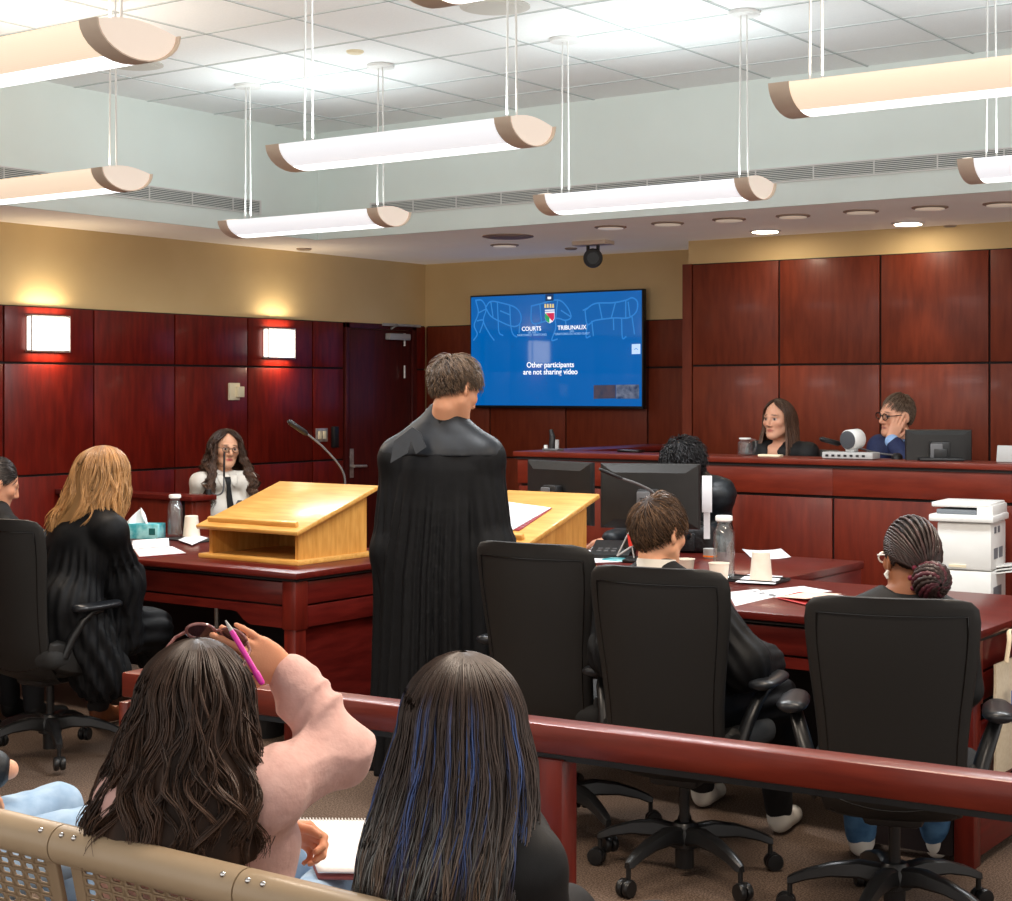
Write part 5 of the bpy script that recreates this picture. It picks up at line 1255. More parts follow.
# ------------------------------------------------------------------ hair
def scalp_r(n, o=0.):
    """distance from the head centre to the skull surface (+o) along unit vectors n, head frame"""
    c = A((0, -.017, .015)); r = A((.0745, .0945, .105))+o
    a = ((n/r)**2).sum(-1); b = -2*(n*c/r**2).sum(-1); k = ((c/r)**2).sum()-1
    return (-b+np.sqrt(np.maximum(b*b-4*a*k, 0)))/(2*a)
def hairline(phi):      # minimum n.z by azimuth (0 = front)
    return np.interp(np.abs(phi), [0, .6, 1.1, 1.45, 1.75, 2.2, PI], [.66, .62, .42, .02, -.16, -.52, -.68])
def short_hair(bd, n, ln, c1, c2, lift=(.006, .018), crown=(0.02, -.55, .83), sweep=(0, 0, 0), rad=.0013, seed=1, curl=0., cap_o=.006, hl=0., name='hair', wave=.004, freq=40, fade=.35, messy=.5):
    rs = np.random.RandomState(seed)
    d = rs.normal(size=(n*4, 3)); d /= np.linalg.norm(d, axis=1)[:, None]
    phi = np.arctan2(d[:, 0], d[:, 1]); d = d[d[:, 2] > hairline(phi)+hl][:n]; n = len(d)
    cr = nv(crown); K = 9; t = np.linspace(0, 1, K)
    fl = d-cr; fl = fl-d*(fl*d).sum(1)[:, None]; fl /= np.linalg.norm(fl, axis=1)[:, None]+1e-6
    sw = A(sweep, float)+rs.normal(size=(n, 3))*.22; sw = sw-d*(sw*d).sum(1)[:, None]; fl = fl+sw; fl /= np.linalg.norm(fl, axis=1)[:, None]+1e-6
    L = ln*(.6+.6*rs.rand(n))*np.interp(d[:, 2], [-.5, 0, .35, .75], [fade*.8, fade, (1+fade)/2, 1]); r0 = scalp_r(d)
    cl = np.floor(rs.rand(n)*60).astype(int); cph = rs.rand(60)*6.28
    paths = np.zeros((n, K, 3)); sd = np.cross(d, fl)
    for i, u in enumerate(t):
        a = (L*u/.09)[:, None]; dd = d*np.cos(a)+fl*np.sin(a)
        wv = (np.sin(freq*L*u+cph[cl])*(wave+curl*.5)*u)[:, None]*sd
        lf = lift[0]+(lift[1]-lift[0])*(u*(1.4-.6*u))*(.5+.8*rs.rand(n) if i == 0 else lfr)
        if i == 0: lfr = (1-messy+2*messy*rs.rand(n))*np.interp(d[:, 2], [-.5, 0, .5], [.3, .5, 1.15])
        if curl: lf = lf+curl*np.abs(np.sin(freq*L*u*.5+cph[cl]))
        paths[:, i] = dd*(scalp_r(dd)+lf)[:, None]+wv
    W = bd.head+paths@bd.Rh.T*bd.sc-bd.base
    mixf = np.clip(rs.rand(n)*.8+.2*np.sin(3*d[:, 0]*9), 0, 1)[:, None]; cols = rgb(*c1)*(1-mixf)+rgb(*c2)*mixf
    # cap
    q = Sdf(); q.ell(bd.local((0, -.017, .015)), A((.0745, .0945, .105))*bd.sc+cap_o, bd.Rh, .01)
    V, Q = q.mesh(.006); Ll = (V-bd.head)@bd.Rh; nn = Ll/np.linalg.norm(Ll, axis=1)[:, None]
    keep = nn[:, 2] > hairline(np.arctan2(nn[:, 0], nn[:, 1]))+hl-.02; Q = Q[keep[Q].all(1)]
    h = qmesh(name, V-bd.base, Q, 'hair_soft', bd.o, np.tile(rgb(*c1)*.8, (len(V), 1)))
    tubes('hair_strands', W, rad*bd.sc*np.linspace(1, .35, K), 'hair', h, cols)
    return h
def long_hair(bd, rings, n, colf, f=None, open_a=1.15, open_z=.055, wave=.012, wfreq=26, rad=.0015, K=26, seed=2, clumps=70, part=0., mass=.93, tip=.12, lens=None, frizz=.004, jit=.07, skip=None, fall=0., name='hair', wstart=.15):
    """rings: (z, forward, side, rx, ry) in room scale relative to the head centre, top to bottom; f: facing of the ring frame"""
    rs = np.random.RandomState(seed); f = nv(bd.f if f is None else f); rt = nv(np.cross(f, UPN))
    Rg = A(rings, float); zs = Rg[:, 0]
    k0 = int(np.argmax(zs <= .03)); zt = zs[0]; r0_ = Rg[k0]; th = np.radians([4, 15, 27, 39, 51, 63, 74, 83])
    dome = np.stack([r0_[0]+(zt-r0_[0])*np.cos(th), Rg[0, 1]+(r0_[1]-Rg[0, 1])*(1-np.cos(th)), r0_[2]*np.sin(th), r0_[3]*np.sin(th), r0_[4]*np.sin(th)], 1)
    Rg = np.concatenate([dome, Rg[k0:]]); zs = Rg[:, 0]
    arc = np.concatenate([[0], np.cumsum(np.sqrt(np.diff(zs)**2+np.diff(Rg[:, 4])**2))]); arc /= arc[-1]
    def pos(phi, s, lay, sg0=None):
        z = np.interp(s, arc, zs); fw = np.interp(s, arc, Rg[:, 1]); sd = np.interp(s, arc, Rg[:, 2]); rx = np.interp(s, arc, Rg[:, 3]); ry = np.interp(s, arc, Rg[:, 4])
        sg = np.where(phi < 0, -1, 1) if sg0 is None else sg0; a = np.clip(phi*sg, 0, PI)
        op = np.clip((open_z+.05-z)/.07, 0, 1)*open_a
        a2 = np.where(a < open_a, op+(open_a-op)*a/open_a if False else np.maximum(a, op), a)
        a2 = np.minimum(a2+fall*np.clip(-z-.1, 0, 1), PI)
        return z, (fw+lay*ry*np.cos(a2)), (sd+lay*rx*np.sin(a2)*sg)
    phi = (rs.rand(n)*2-1)*PI; cid = rs.randint(0, clumps, n); cphi = (rs.rand(clumps)*2-1)*PI
    cid = np.argmin(np.abs(phi[:, None]-cphi[None]), 1)
    lay = 1-jit*rs.rand(n)**.7*2+jit*.4; Ls = 1-tip*rs.rand(clumps)[cid]-tip*.6*rs.rand(n)
    if lens is not None: Ls = Ls*lens(phi)
    cph = rs.rand(clumps)*6.28; cam_ = .5+rs.rand(clumps); paths = np.zeros((n, K, 3)); gph = rs.rand(n)*6.28
    s0 = .04*rs.rand(n)
    tot = np.sqrt(np.diff(zs)**2+np.diff(Rg[:, 4])**2).sum()
    cols = np.zeros((n, K, 3))
    for i in range(K):
        s = s0+(Ls-s0)*i/(K-1)
        tq = np.clip((s-wstart)/.4, 0, 1)
        pull = tq*.55
        ph2 = phi*(1-pull)+cphi[cid]*pull
        ph = ph2+wave*7*tq*np.sin(wfreq*tot*s+cph[cid])*cam_[cid]
        z, a, b = pos(ph*np.where(np.abs(phi) > 2.3, 1, 1), s, lay+tq*wave*5*np.cos(wfreq*tot*s+cph[cid]*1.7)*cam_[cid]*.6, np.where(np.abs(phi) < 2.2, np.where(phi < 0, -1, 1), np.where(ph < 0, -1, 1)))
        fz = frizz*tq*np.sin(gph+s*20)
        paths[:, i] = a[:, None]*f+b[:, None]*rt+z[:, None]*UPN+fz[:, None]*rt+(frizz*tq*np.cos(gph*1.7+s*17))[:, None]*f
        cols[:, i] = colf(phi, s, rs if False else None, cid)
    off = bd.head-bd.base
    # mass
    nph, ns = 72, 40; pg = np.linspace(-PI, PI, nph+1); sg_ = np.linspace(0, .93, ns)
    V = []
    for s in sg_:
        lnf = lens(pg) if lens is not None else 1
        z, a, b = pos(pg, s*lnf*np.ones(nph+1), mass+.02*np.sin(9*pg+8*s)); V.append(a[:, None]*f+b[:, None]*rt+z[:, None]*UPN)
    V = np.concatenate(V)+off
    i, j = np.meshgrid(np.arange(ns-1), np.arange(nph), indexing='ij'); w = nph+1
    Q = np.stack([i*w+j, i*w+j+1, (i+1)*w+j+1, (i+1)*w+j], -1).reshape(-1, 4)
    zz = (V[:, 2]-off[2]).reshape(ns, w)[i, j]; md_ = np.abs(.5*(pg[j]+pg[j+1])) < 2*PI/nph; Q = Q[~((md_ & (zz < open_z+.045)).ravel())]
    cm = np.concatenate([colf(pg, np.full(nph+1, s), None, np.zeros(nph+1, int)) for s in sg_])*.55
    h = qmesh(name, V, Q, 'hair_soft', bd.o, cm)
    tubes('hair_strands', paths+off, rad*np.concatenate([np.full(K-6, 1.), np.linspace(1, .3, 6)]), 'hair', h, cols)
    return h
# ================================================================== THE PEOPLE
LIP = (176, 96, 88); F3 = lambda *v: A(v, float)
def hc(root, tip, var=.35, gamma=1.):
    r_, t_ = rgb(*root), rgb(*tip)
    def f(phi, s, rs, cid):
        u = np.clip(s, 0, 1)**gamma; k = 1+var*np.sin(phi*997.)*.6+var*.5*np.sin(cid*12.9)
        return (r_*(1-u)[:, None]+t_*u[:, None])*k[:, None]
    return f
def robe_pleat(n, amp, z0, dz=.15, grow=.5):
    return lambda w, z: amp*np.clip((z0-z)/dz, 0, 1)*(1+grow*np.clip((z0-z)/1., 0, 1))*(.6*np.cos(n*w+2.2*np.sin(2*w+1)+1.5*np.sin(5*w))+.55*np.cos((n*.47)*w+1.9*np.sin(3*w)+.8*np.sin(3*z)))
def collar(bd, m, r=.060, name='collar', dz=.012, h=.03):
    n = bd.neck; up = nv(bd.head-bd.neck)*.5+UPN*.5; up = nv(up); e1 = nv(np.cross(up, bd.rt)); b = MB()
    rg = []
    for t, q in ((-.01, r*1.18), (h*.4, r*1.06), (h, r), (h*.95, r*.94), (0, r*1.0)):
        rg.append([Vector(n+up*(t+dz)+bd.rt*q*math.cos(w)+e1*q*1.05*math.sin(w)-Vector(bd.base)) for w in (2*PI*k/28 for k in range(28))])
    return b.loft(rg, cap=False).obj(name, m, bd.o, world=False, smooth=80)
# ------------------------------------------------------------------ 1 the advocate standing in a robe
b0 = U(438, 390, d=6.3); f = hd(440, 30)
bd = Body((b0.x, b0.y, .92), P(443, 424, 6.28), P(455.5, 388.5, 6.26), frame(hd(454, 50), 26, 4), f, sw=.40, sh=[P(399, 458, 6.34), P(484, 457, 6.22)])
lw, rw = P(395, 552, 6.34), P(492, 550, 6.2)
bd.arm(0, lw, lw+f*.20+bd.rt*.10+UPN*.06); bd.arm(1, rw, rw+f*.22-bd.rt*.10+UPN*.06)
for i, sg in ((0, -1), (1, 1)): bd.leg(i, bd.hj[i]+F3(0, 0, -.42), bd.hj[i]+F3(0, 0, -.84))
bd.build('young man standing with his back turned in a long black pleated robe', (206, 150, 118), (170, 100, 88), (52, 38, 30), h=.006)
fr = np.stack([bd.rt, bd.f, UPN], 1); c0 = F3(bd.hip[0], bd.hip[1], 0); no = (bd.neck-c0)@fr
rows = [(.125, 0, 0, .285, .215), (.5, 0, .0, .272, .20), (.9, 0, .0, .258, .18), (1.15, no[0]*.5, 0, .232, .155), (1.30, no[0]*.8, .0, .215, .135), (1.375, no[0], no[1]*.6, .168, .115), (1.43, no[0], no[1], .11, .09), (1.475, no[0], no[1], .078, .075), (1.51, no[0]+.012, no[1]+.015, .064, .066), (1.532, no[0]+.018, no[1]+.02, .060, .062)]
q = Sdf(); q.add(prim_rings(rows, fr, c0, robe_pleat(34, .0075, 1.30, .2, 1.0)), .02)
q.cap(bd.sh[0], bd.sh[1], .066, None, .04); bd.torso(q, .026, .04, low=False)
for i in (0, 1):
    q.cap(bd.sh[i]-UPN*.01, bd.el[i], .072, .080, .04, (13, .006, i)); q.cap(bd.el[i], bd.wr[i]-UPN*.05, .076, .080, .04, (9, .003, i)); q.cap(bd.el[i], bd.el[i]-UPN*.22-bd.rt*(.03 if i else -.03), .085, .06, .05, (11, .006, i))
robe = bd.wear('robe', q, 'robe', .0065, .006, 14, 2, sm=1)
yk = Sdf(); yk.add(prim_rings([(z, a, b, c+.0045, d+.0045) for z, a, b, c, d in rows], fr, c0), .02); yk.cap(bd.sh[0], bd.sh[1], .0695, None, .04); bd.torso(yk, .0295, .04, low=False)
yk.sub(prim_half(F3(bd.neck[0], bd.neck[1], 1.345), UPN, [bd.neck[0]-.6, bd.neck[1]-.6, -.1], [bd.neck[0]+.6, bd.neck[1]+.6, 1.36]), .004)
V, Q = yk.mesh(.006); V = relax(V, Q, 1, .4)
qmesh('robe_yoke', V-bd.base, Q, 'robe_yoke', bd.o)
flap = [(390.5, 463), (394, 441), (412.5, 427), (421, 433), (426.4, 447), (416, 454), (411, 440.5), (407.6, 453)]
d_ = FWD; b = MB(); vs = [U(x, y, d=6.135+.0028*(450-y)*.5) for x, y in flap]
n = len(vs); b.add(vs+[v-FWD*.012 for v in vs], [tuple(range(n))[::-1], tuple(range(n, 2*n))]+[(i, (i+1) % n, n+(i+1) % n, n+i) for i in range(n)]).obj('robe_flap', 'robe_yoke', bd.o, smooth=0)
bd.trousers()
short_hair(bd, 2200, .05, (50, 37, 27), (116, 90, 66), (.008, .024), (.01, -.5, .85), (.35, .25, 0), .0015, 11, cap_o=.005, wave=.004, messy=.95, freq=42)
# ------------------------------------------------------------------ 2 the boy in the middle chair
f = nv(F3(-.12, 1, 0))
bd = Body((-2.66, 4.68, .575), P(656, 575, 5.40), P(659.5, 532, 5.42), frame(hd(660, 44), 12), f, sw=.37, sc=.96)
bd.arm(0, P(616, 652, 5.34), P(625, 640, 5.6)); bd.arm(1, P(742, 664, 5.25), P(762, 664, 5.48))
bd.leg(0, (-2.86, 5.08, .53), (-3.0, 5.5, .09)); bd.leg(1, (-2.52, 5.10, .53), (-2.60, 5.34, .09))
bd.build('boy with brown hair and glasses in a black robe, sitting in the middle chair', (222, 164, 130), LIP, (70, 48, 32), h=.006)
def back_pleats(bd, amp=.0055, n=30):
    def f(V):
        p = V-bd.neck; w = np.arctan2(p@bd.f, p@bd.rt)
        return amp*np.clip((-.13-p[:, 2])/.08, 0, 1)*np.clip((.22-np.abs(p@bd.rt))/.05, 0, 1)*(.6*np.cos(n*w+2*np.sin(2*w+1))+.5*np.cos(n*.5*w+2*np.sin(3*w)))
    return f
def seated_robe(bd, o=.03, sl=(.035, .05, .055), low=.3, seed=1, h=.008, drop=0.):
    q = Sdf(); bd.torso(q, o, .04); bd.arms(q, 0, .03, ro=sl, pleat=(12, .006, seed)); 
    for i in (0, 1): q.cap(bd.hj[i], bd.kn[i], .11, .09, .04, (10, .006, seed)); q.cap(bd.kn[i], bd.kn[i]+(bd.an[i]-bd.kn[i])*low, .09, .085, .03)
    if drop:
        for i in (0, 1): q.cap(bd.hj[i]+bd.rt*(.06 if i else -.06), bd.hj[i]+bd.rt*(.12 if i else -.12)+bd.f*.1-UPN*drop, .10, .09, .04, (9, .008, seed))
    return bd.wear('robe', q, 'robe', h, .006, 16, seed, fn=back_pleats(bd))
seated_robe(bd, o=.024, sl=(.03, .05, .05)); collar(bd, 'white_shirt', .064, 'shirt_collar', .02, .034)
bd.trousers(shoe='shoe_white'); bd.glasses()
short_hair(bd, 2400, .058, (46, 31, 21), (120, 88, 60), (.005, .018), (.05, -.62, .78), (.25, .1, .1), .0015, 12, cap_o=.006, wave=.004, messy=.9, fade=.45, freq=42)
# ------------------------------------------------------------------ 3 woman with braids
f = nv(F3(-.34, .94, 0))
bd = Body((-1.90, 4.70, .545), P(907, 596, 4.97), P(910, 557, 5.0), frame(hd(910, -29), 8), f, sw=.36, sc=.96, female=True)
bd.arm(0, P(835, 668, 5.05), P(850, 645, 5.3)); bd.arm(1, P(965, 690, 4.95), P(945, 640, 5.25))
bd.leg(0, (-2.18, 5.06, .50), (-2.24, 5.23, .09)); bd.leg(1, (-1.98, 5.08, .50), (-2.02, 5.36, .09))
bd.build('woman with black braided bun and pale glasses, sitting in the right chair', (150, 96, 66), (140, 78, 70), (26, 18, 16), h=.006)
q = Sdf(); bd.torso(q, .016, .03); bd.arms(q, .014); q.sub(prim_ell(bd.neck+UPN*.06, (.075, .075, .07)), .01); bd.wear('black_top', q, 'black_cotton', .008, .004, 20, 4)
bd.trousers('jeans_dark', .018, shoe='shoe_white'); bd.glasses('pearl', .025, .018, y=.106, r=.003)
q = Sdf(); q.ell(bd.local((0, -.014, .034)), A((.072, .093, .083))*bd.sc+.006, bd.Rh, .01); V, Q = q.mesh(.006); nn = (V-bd.head)@bd.Rh; nn /= np.linalg.norm(nn, axis=1)[:, None]
ph = np.arctan2(nn[:, 0], nn[:, 1]); Q = Q[(nn[:, 2] > hairline(ph)-.02)[Q].all(1)]
hr = qmesh('hair', V-bd.base, Q, 'hair_soft', bd.o, np.tile(rgb(24, 17, 15), (len(V), 1)))
bun = nv((0, -.86, -.50)); nb_ = 46; K = 40; paths = np.zeros((nb_, K, 3)); rad = np.zeros((nb_, K)); cols = np.zeros((nb_, K, 3))
for i in range(nb_):
    p_ = -1.95+3.9*i/(nb_-1); z_ = hairline(A([p_]))[0]+.02; s_ = nv((math.sin(p_)*math.sqrt(1-z_*z_), math.cos(p_)*math.sqrt(1-z_*z_), z_))
    mid = nv(s_*.5+bun*.5+F3(.55*math.sin(p_), 0, .55))
    for j, u in enumerate(np.linspace(0, 1, K)):
        d = nv(s_*(1-u)**2+2*mid*u*(1-u)+bun*u*u); paths[i, j] = bd.local(d*(scalp_r(d)/1+.0085+.003*math.sin(PI*u)))-bd.base
    rad[i] = .0050*(1+.28*np.sin(np.arange(K)*2.1+i))*np.linspace(.7, 1.1, K)
    cols[i] = rgb(46, 34, 31)*(.8+.5*np.random.rand())+rgb(60, 18, 26)*np.linspace(0, .35, K)[:, None]*(i % 3 == 0)
tubes('braids', paths, rad, 'hair', hr, cols, 6)
bc = bd.local((.0, -.125, -.078)); q = Sdf(); q.ell(bc, (.051, .051, .049)); V, Q = q.mesh(.005); qmesh('bun_core', V-bd.base, Q, 'hair_soft', hr, np.tile(rgb(24, 15, 15), (len(V), 1)))
paths = np.zeros((16, 30, 3)); cols = np.zeros((16, 30, 3))
ax = nv(bd.Rh@F3(0, -1, -.3)); e1 = nv(np.cross(ax, UPN)); e2 = np.cross(ax, e1)
for i in range(16):
    for j, u in enumerate(np.linspace(0, 1, 30)):
        w = i*2*PI/16+u*2.6; rr = .053*math.sin(.08+u*(PI-.3)); hh = .046*math.cos(.05+u*(PI-.3))
        paths[i, j] = bc-bd.base+ax*hh+(e1*math.cos(w)+e2*math.sin(w))*rr
    cols[i] = rgb(44, 30, 28) if i % 3 else rgb(74, 30, 40)
tubes('bun_braids', paths, .0085*(1+.2*np.sin(np.arange(30)*2.3)), 'hair', hr, cols, 6)
for sg in (-1,): MB().tube([bd.local((-.082, -.002, -.040)), bd.local((-.087, .004, -.052)), bd.local((-.084, .0, -.066))], [.004, .007, .004], 8).obj('earring', 'pearl', bd.o)
b = MB()
for k in range(9): a = k*.7; b.ball(bc+ax*-.036+(e1*math.cos(a)+e2*math.sin(a))*.05, .009, 8)
b.obj('hair_tie', mat('burgundy_tie', C(110, 22, 50), .6), hr)
# ------------------------------------------------------------------ 4 blonde woman in a robe
f = nv(F3(.06, 1, 0))
bd = Body((-5.68, 4.56, .575), P(94, 512, 7.06), P(100, 478, 7.12), frame(hd(99, 62), 34), f, sw=.37, sc=.97, female=True)
bd.arm(0, (-5.90, 4.80, .80), (-5.78, 5.04, .85)); bd.arm(1, (-5.48, 4.80, .77), (-5.68, 5.00, .80))
bd.leg(0, (-5.82, 5.02, .52), (-6.06, 5.16, .10)); bd.leg(1, (-5.55, 5.02, .52), (-5.75, 5.3, .10))
bd.build('woman with long blonde hair leaning over the left table in black robe', (220, 170, 142), LIP, (120, 90, 60), h=.007)
q = Sdf(); bd.torso(q, .03, .04); bd.arms(q, 0, .03, ro=(.022, .045, .025), pleat=(12, .009, 2))
for i in (0, 1): q.cap(bd.hj[i], bd.kn[i], .12, .10, .05, (10, .007, 3)); q.cap(bd.kn[i], bd.kn[i]+(bd.an[i]-bd.kn[i])*.35, .09, .08, .03)
q.cap(bd.el[1]-UPN*.02, bd.el[1]+F3(.0, .03, -.26), .088, .06, .06, (11, .006, 1)); q.cap(bd.hip+F3(.14, 0, .10), bd.hip+F3(.20, .12, -.20), .13, .12, .05, (11, .009, 1))
bd.wear('robe', q, 'robe', .0075, .006, 14, 5, fn=back_pleats(bd, .007))
bd.trousers('trousers', shoe='boot_brown')
rn = [(.142, 0.02, 0, .012, .02), (.125, .015, 0, .06, .07), (.09, .01, 0, .09, .105), (.03, 0, 0, .118, .128), (-.04, -.01, -.002, .135, .135), (-.11, -.03, -.012, .152, .135), (-.18, -.06, -.03, .178, .13), (-.26, -.085, -.05, .175, .12)]
long_hair(bd, rn, 2200, hc((124, 86, 52), (204, 154, 98), .4, .7), hd(97, 45), wave=.014, wfreq=30, rad=.0019, K=22, seed=4, clumps=60, tip=.22, frizz=.006, open_a=.9, lens=lambda ph: 1-.16*np.clip(np.sin(ph), 0, 1))
# ------------------------------------------------------------------ 5 person cut by the left edge
bd = Body((-6.52, 4.62, .575), P(-6, 515, 7.62), P(-2, 484, 7.65), frame(hd(0, 78), 22), nv(F3(.05, 1, 0)), sw=.37, sc=.97, female=True)
bd.arm(0, (-6.76, 4.86, .80), (-6.6, 5.08, .85)); bd.arm(1, (-6.28, 4.88, .80), (-6.42, 5.10, .85)); bd.sit_legs()
bd.build('dark-haired person at left edge seen in profile, looking down at the table', (204, 148, 118), LIP, (30, 22, 20), h=.007)
seated_robe(bd, h=.009); bd.trousers()
short_hair(bd, 1200, .07, (22, 17, 16), (50, 40, 36), (.005, .010), (0, .75, .66), (0, -.2, 0), .0018, 15, cap_o=.006, wave=.002, hl=-.06, fade=1)
# ------------------------------------------------------------------ 6 witness
bd = Body((0, 0, 0), P(223.5, 480, 10.22), P(226, 448, 10.2), frame(hd(226, 162), 6, 3), hd(225, 168), sw=.335, female=True)
bd.hip = F3(bd.neck[0]+.02, bd.neck[1]+.04, .555); bd.hj = [bd.hip-bd.rt*.088, bd.hip+bd.rt*.088]
bd.arm(0, P(253, 530, 10.2), P(243, 545, 10.0)); bd.arm(1, P(195, 530, 10.2), P(207, 545, 10.0))
bd.sit_legs(fwd=.40)
bd.build('young woman with long curly dark hair, glasses, white shirt and black tie', (212, 160, 128), (186, 84, 84), (40, 28, 24), h=.005)
q = Sdf(); bd.torso(q, .016, .03); bd.arms(q, .018); bd.skin_on(bd.wear('white_shirt', q, 'white_shirt', .008, .005, 22, 2))
def front(bd, x, z, o=.0): # point on the chest front, body frame (right, up from neck)
    up = nv(bd.neck-bd.hip); y = nv(bd.f-up*(bd.f@up)); return bd.neck+bd.rt*x+up*z+y*(.072+.10*min(1, -z/.16)*.6+o)
bd.patch('necktie', [(.028, -.018, .018), (.0, -.017, .017), (-.025, -.012, .012), (-.10, -.018, .018), (-.18, -.022, .022), (-.25, -.026, .026), (-.29, -.004, .004)], 'black_cotton', .010)
for sg in (-1, 1): bd.patch('collar_flap', [(.045, sg*.014, sg*.066), (.03, sg*.012, sg*.068), (.0, sg*.014, sg*.060), (-.025, sg*.024, sg*.048), (-.04, sg*.036, sg*.042)], 'white_shirt', .005, 4)
collar(bd, 'white_shirt', .060, 'collar_band', -.005, .035)
M['print_dark'] = mat('shirt_print', C(40, 40, 46), .8, col2=C(120, 120, 128), nscale=26, lo=.45, hi=.6)
bd.patch('shirt_print', [(-.12, -.075, -.05), (-.14, -.085, -.035), (-.17, -.075, -.04), (-.20, -.07, -.03), (-.24, -.065, -.028), (-.27, -.05, -.03)], 'print_dark', .004, 4)
bd.trousers(); bd.glasses('frame_black', .023, .018, r=.0016)
rn = [(.122, 0, 0, .012, .02), (.105, 0, 0, .066, .08), (.06, -.005, 0, .094, .112), (.0, -.012, 0, .110, .120), (-.08, .0, 0, .132, .12), (-.15, .03, 0, .160, .145), (-.22, .05, 0, .180, .155), (-.30, .06, 0, .185, .165), (-.38, .06, 0, .18, .165)]
long_hair(bd, rn, 1500, hc((52, 38, 32), (92, 66, 50), .55), hd(226, 166), wave=.030, wfreq=60, rad=.0024, K=40, seed=6, clumps=40, tip=.22, frizz=.009, open_a=.88, open_z=.06, jit=.1)
# ------------------------------------------------------------------ 7 clerk behind the monitors
f = hd(690, 205)
bd = Body((0, 0, 0), P(691, 491, 8.50), P(683, 465, 8.40), frame(hd(683, 205), 36), f, sw=.36, sc=1.0)
bd.hip = A(P(697, 500, 8.62)); bd.hip[2] = .57; bd.hj = [bd.hip-bd.rt*.09, bd.hip+bd.rt*.09]
bd.arm(0, P(717, 532, 8.45), P(718, 543, 8.05), dict(d=nv(hd(712, -70)*.9-UPN*.15), n=-UPN, curl=(.5, .6, .4), sc=1.05))
bd.arm(1, P(650, 534, 8.5), P(611, 539.5, 8.12), dict(d=nv(hd(610, -80)-UPN*.25), n=nv(-UPN+hd(610, -80)*-.2), curl=(.35, .5, .3), sc=1.05))
bd.sit_legs(fwd=.30, spread=.10)
bd.build('clerk with curly black hair and dark padded coat behind the monitors', (206, 148, 118), LIP, (24, 20, 20), h=.005)
q = Sdf(); bd.torso(q, .024, .04); bd.arms(q, 0, .03, ro=(.03, .03, .02)); q.cap(bd.neck-bd.f*.06, bd.neck-bd.f*.03+UPN*.03, .085, .075, .05); q.cap(bd.neck+UPN*.03-bd.f*.02, bd.sh[0]+UPN*.01, .085, .066, .05); q.cap(bd.neck+UPN*.03-bd.f*.02, bd.sh[1]+UPN*.01, .085, .066, .05)
def quilt(V): return .0035*np.abs(np.sin(V[:, 2]*2*PI/.13))
bd.wear('padded_coat', q, 'coat', .008, .006, 18, 3, fn=quilt); bd.trousers()
short_hair(bd, 1000, .075, (16, 15, 16), (44, 42, 44), (.010, .030), (.0, -.2, .98), (0, 0, 0), .0028, 17, curl=.02, cap_o=.012, hl=-.05, freq=150, fade=.9, messy=.9)
# ------------------------------------------------------------------ 8 woman on the bench
DZ = .20
bd = Body((0, 0, 0), P(782, 451, 9.66), P(778.5, 419, 9.6), frame(hd(779, 216), 3), hd(782, 206), sw=.365, female=True)
bd.hip = A(P(788, 450, 9.72)); bd.hip[2] = DZ+.565; bd.hj = [bd.hip-bd.rt*.088, bd.hip+bd.rt*.088]
bd.arm(0, P(814, 482, 9.6), P(800, 480, 9.35)); bd.arm(1, P(753, 482, 9.5), P(770, 480, 9.3)); bd.sit_legs(fwd=.38, floor=DZ)
bd.build('woman with long dark hair and drop earrings in black blazer at bench', (226, 170, 140), (178, 92, 84), (48, 32, 26), h=.005, base=DZ)
q = Sdf(); bd.torso(q, .024, .03); bd.arms(q, .024); q.sub(prim_cap(front(bd, 0, .03, .02), front(bd, 0, -.17, .09), .045, .01), .02); bd.wear('blazer', q, 'black_cotton', .008, .004, 18, 3)
bd.trousers()
for sg in (-1, 1): MB().tube([bd.local((sg*.077, .006, -.036)), bd.local((sg*.079, .014, -.052))], .0035, 8).ball(bd.local((sg*.080, .016, -.060)), .009, 8).ball(bd.local((sg*.081, .016, -.082)), .0065, 8).obj('earring', 'pearl', bd.o)
rn = [(.122, 0, 0, .012, .02), (.105, 0, 0, .066, .08), (.06, -.005, 0, .088, .108), (.0, -.018, 0, .096, .108), (-.06, -.02, 0, .102, .105), (-.12, -.015, 0, .115, .11), (-.20, 0, 0, .135, .125), (-.28, .01, 0, .14, .13)]
long_hair(bd, rn, 1500, hc((60, 42, 32), (112, 74, 50), .45), hd(779, 214), wave=.006, wfreq=18, rad=.0020, K=22, seed=8, clumps=50, tip=.15, frizz=.003, open_a=.95, open_z=.062)
# ------------------------------------------------------------------ 9 man on the bench
bd = Body((0, 0, 0), P(909, 446, 9.24), P(896.5, 415, 9.2), frame(hd(897, 234), 6, 6), hd(908, 205), sw=.40, sc=1.0)
bd.hip = A(P(920, 450, 9.35)); bd.hip[2] = DZ+.57; bd.hj = [bd.hip-bd.rt*.09, bd.hip+bd.rt*.09]
wr = bd.local((-.072, .098, -.118)) 
tp = bd.local((-.086, .028, .012))
bd.arm(0, P(914, 470, 8.98), wr, dict(d=tp-wr, n=bd.local((0, .0, -.03))-bd.local((-.10, .05, -.03)), curl=(.12, .15, .12), sc=.92, spread=.05, thumb=.2)); bd.arm(1, P(873, 478, 9.2), P(880, 476, 8.98)); bd.sit_legs(fwd=.38, floor=DZ)
bd.build('man in navy suit resting his cheek on his hand at bench', (222, 164, 134), (190, 120, 106), (96, 72, 56), h=.0045, base=DZ)
q = Sdf(); bd.torso(q, .026, .03); bd.arms(q, .022, stop=.80); q.sub(prim_cap(front(bd, 0, .03, .02), front(bd, 0, -.15, .09), .04, .008), .02); bd.wear('suit_jacket', q, 'navy', .007, .005, 18, 6)
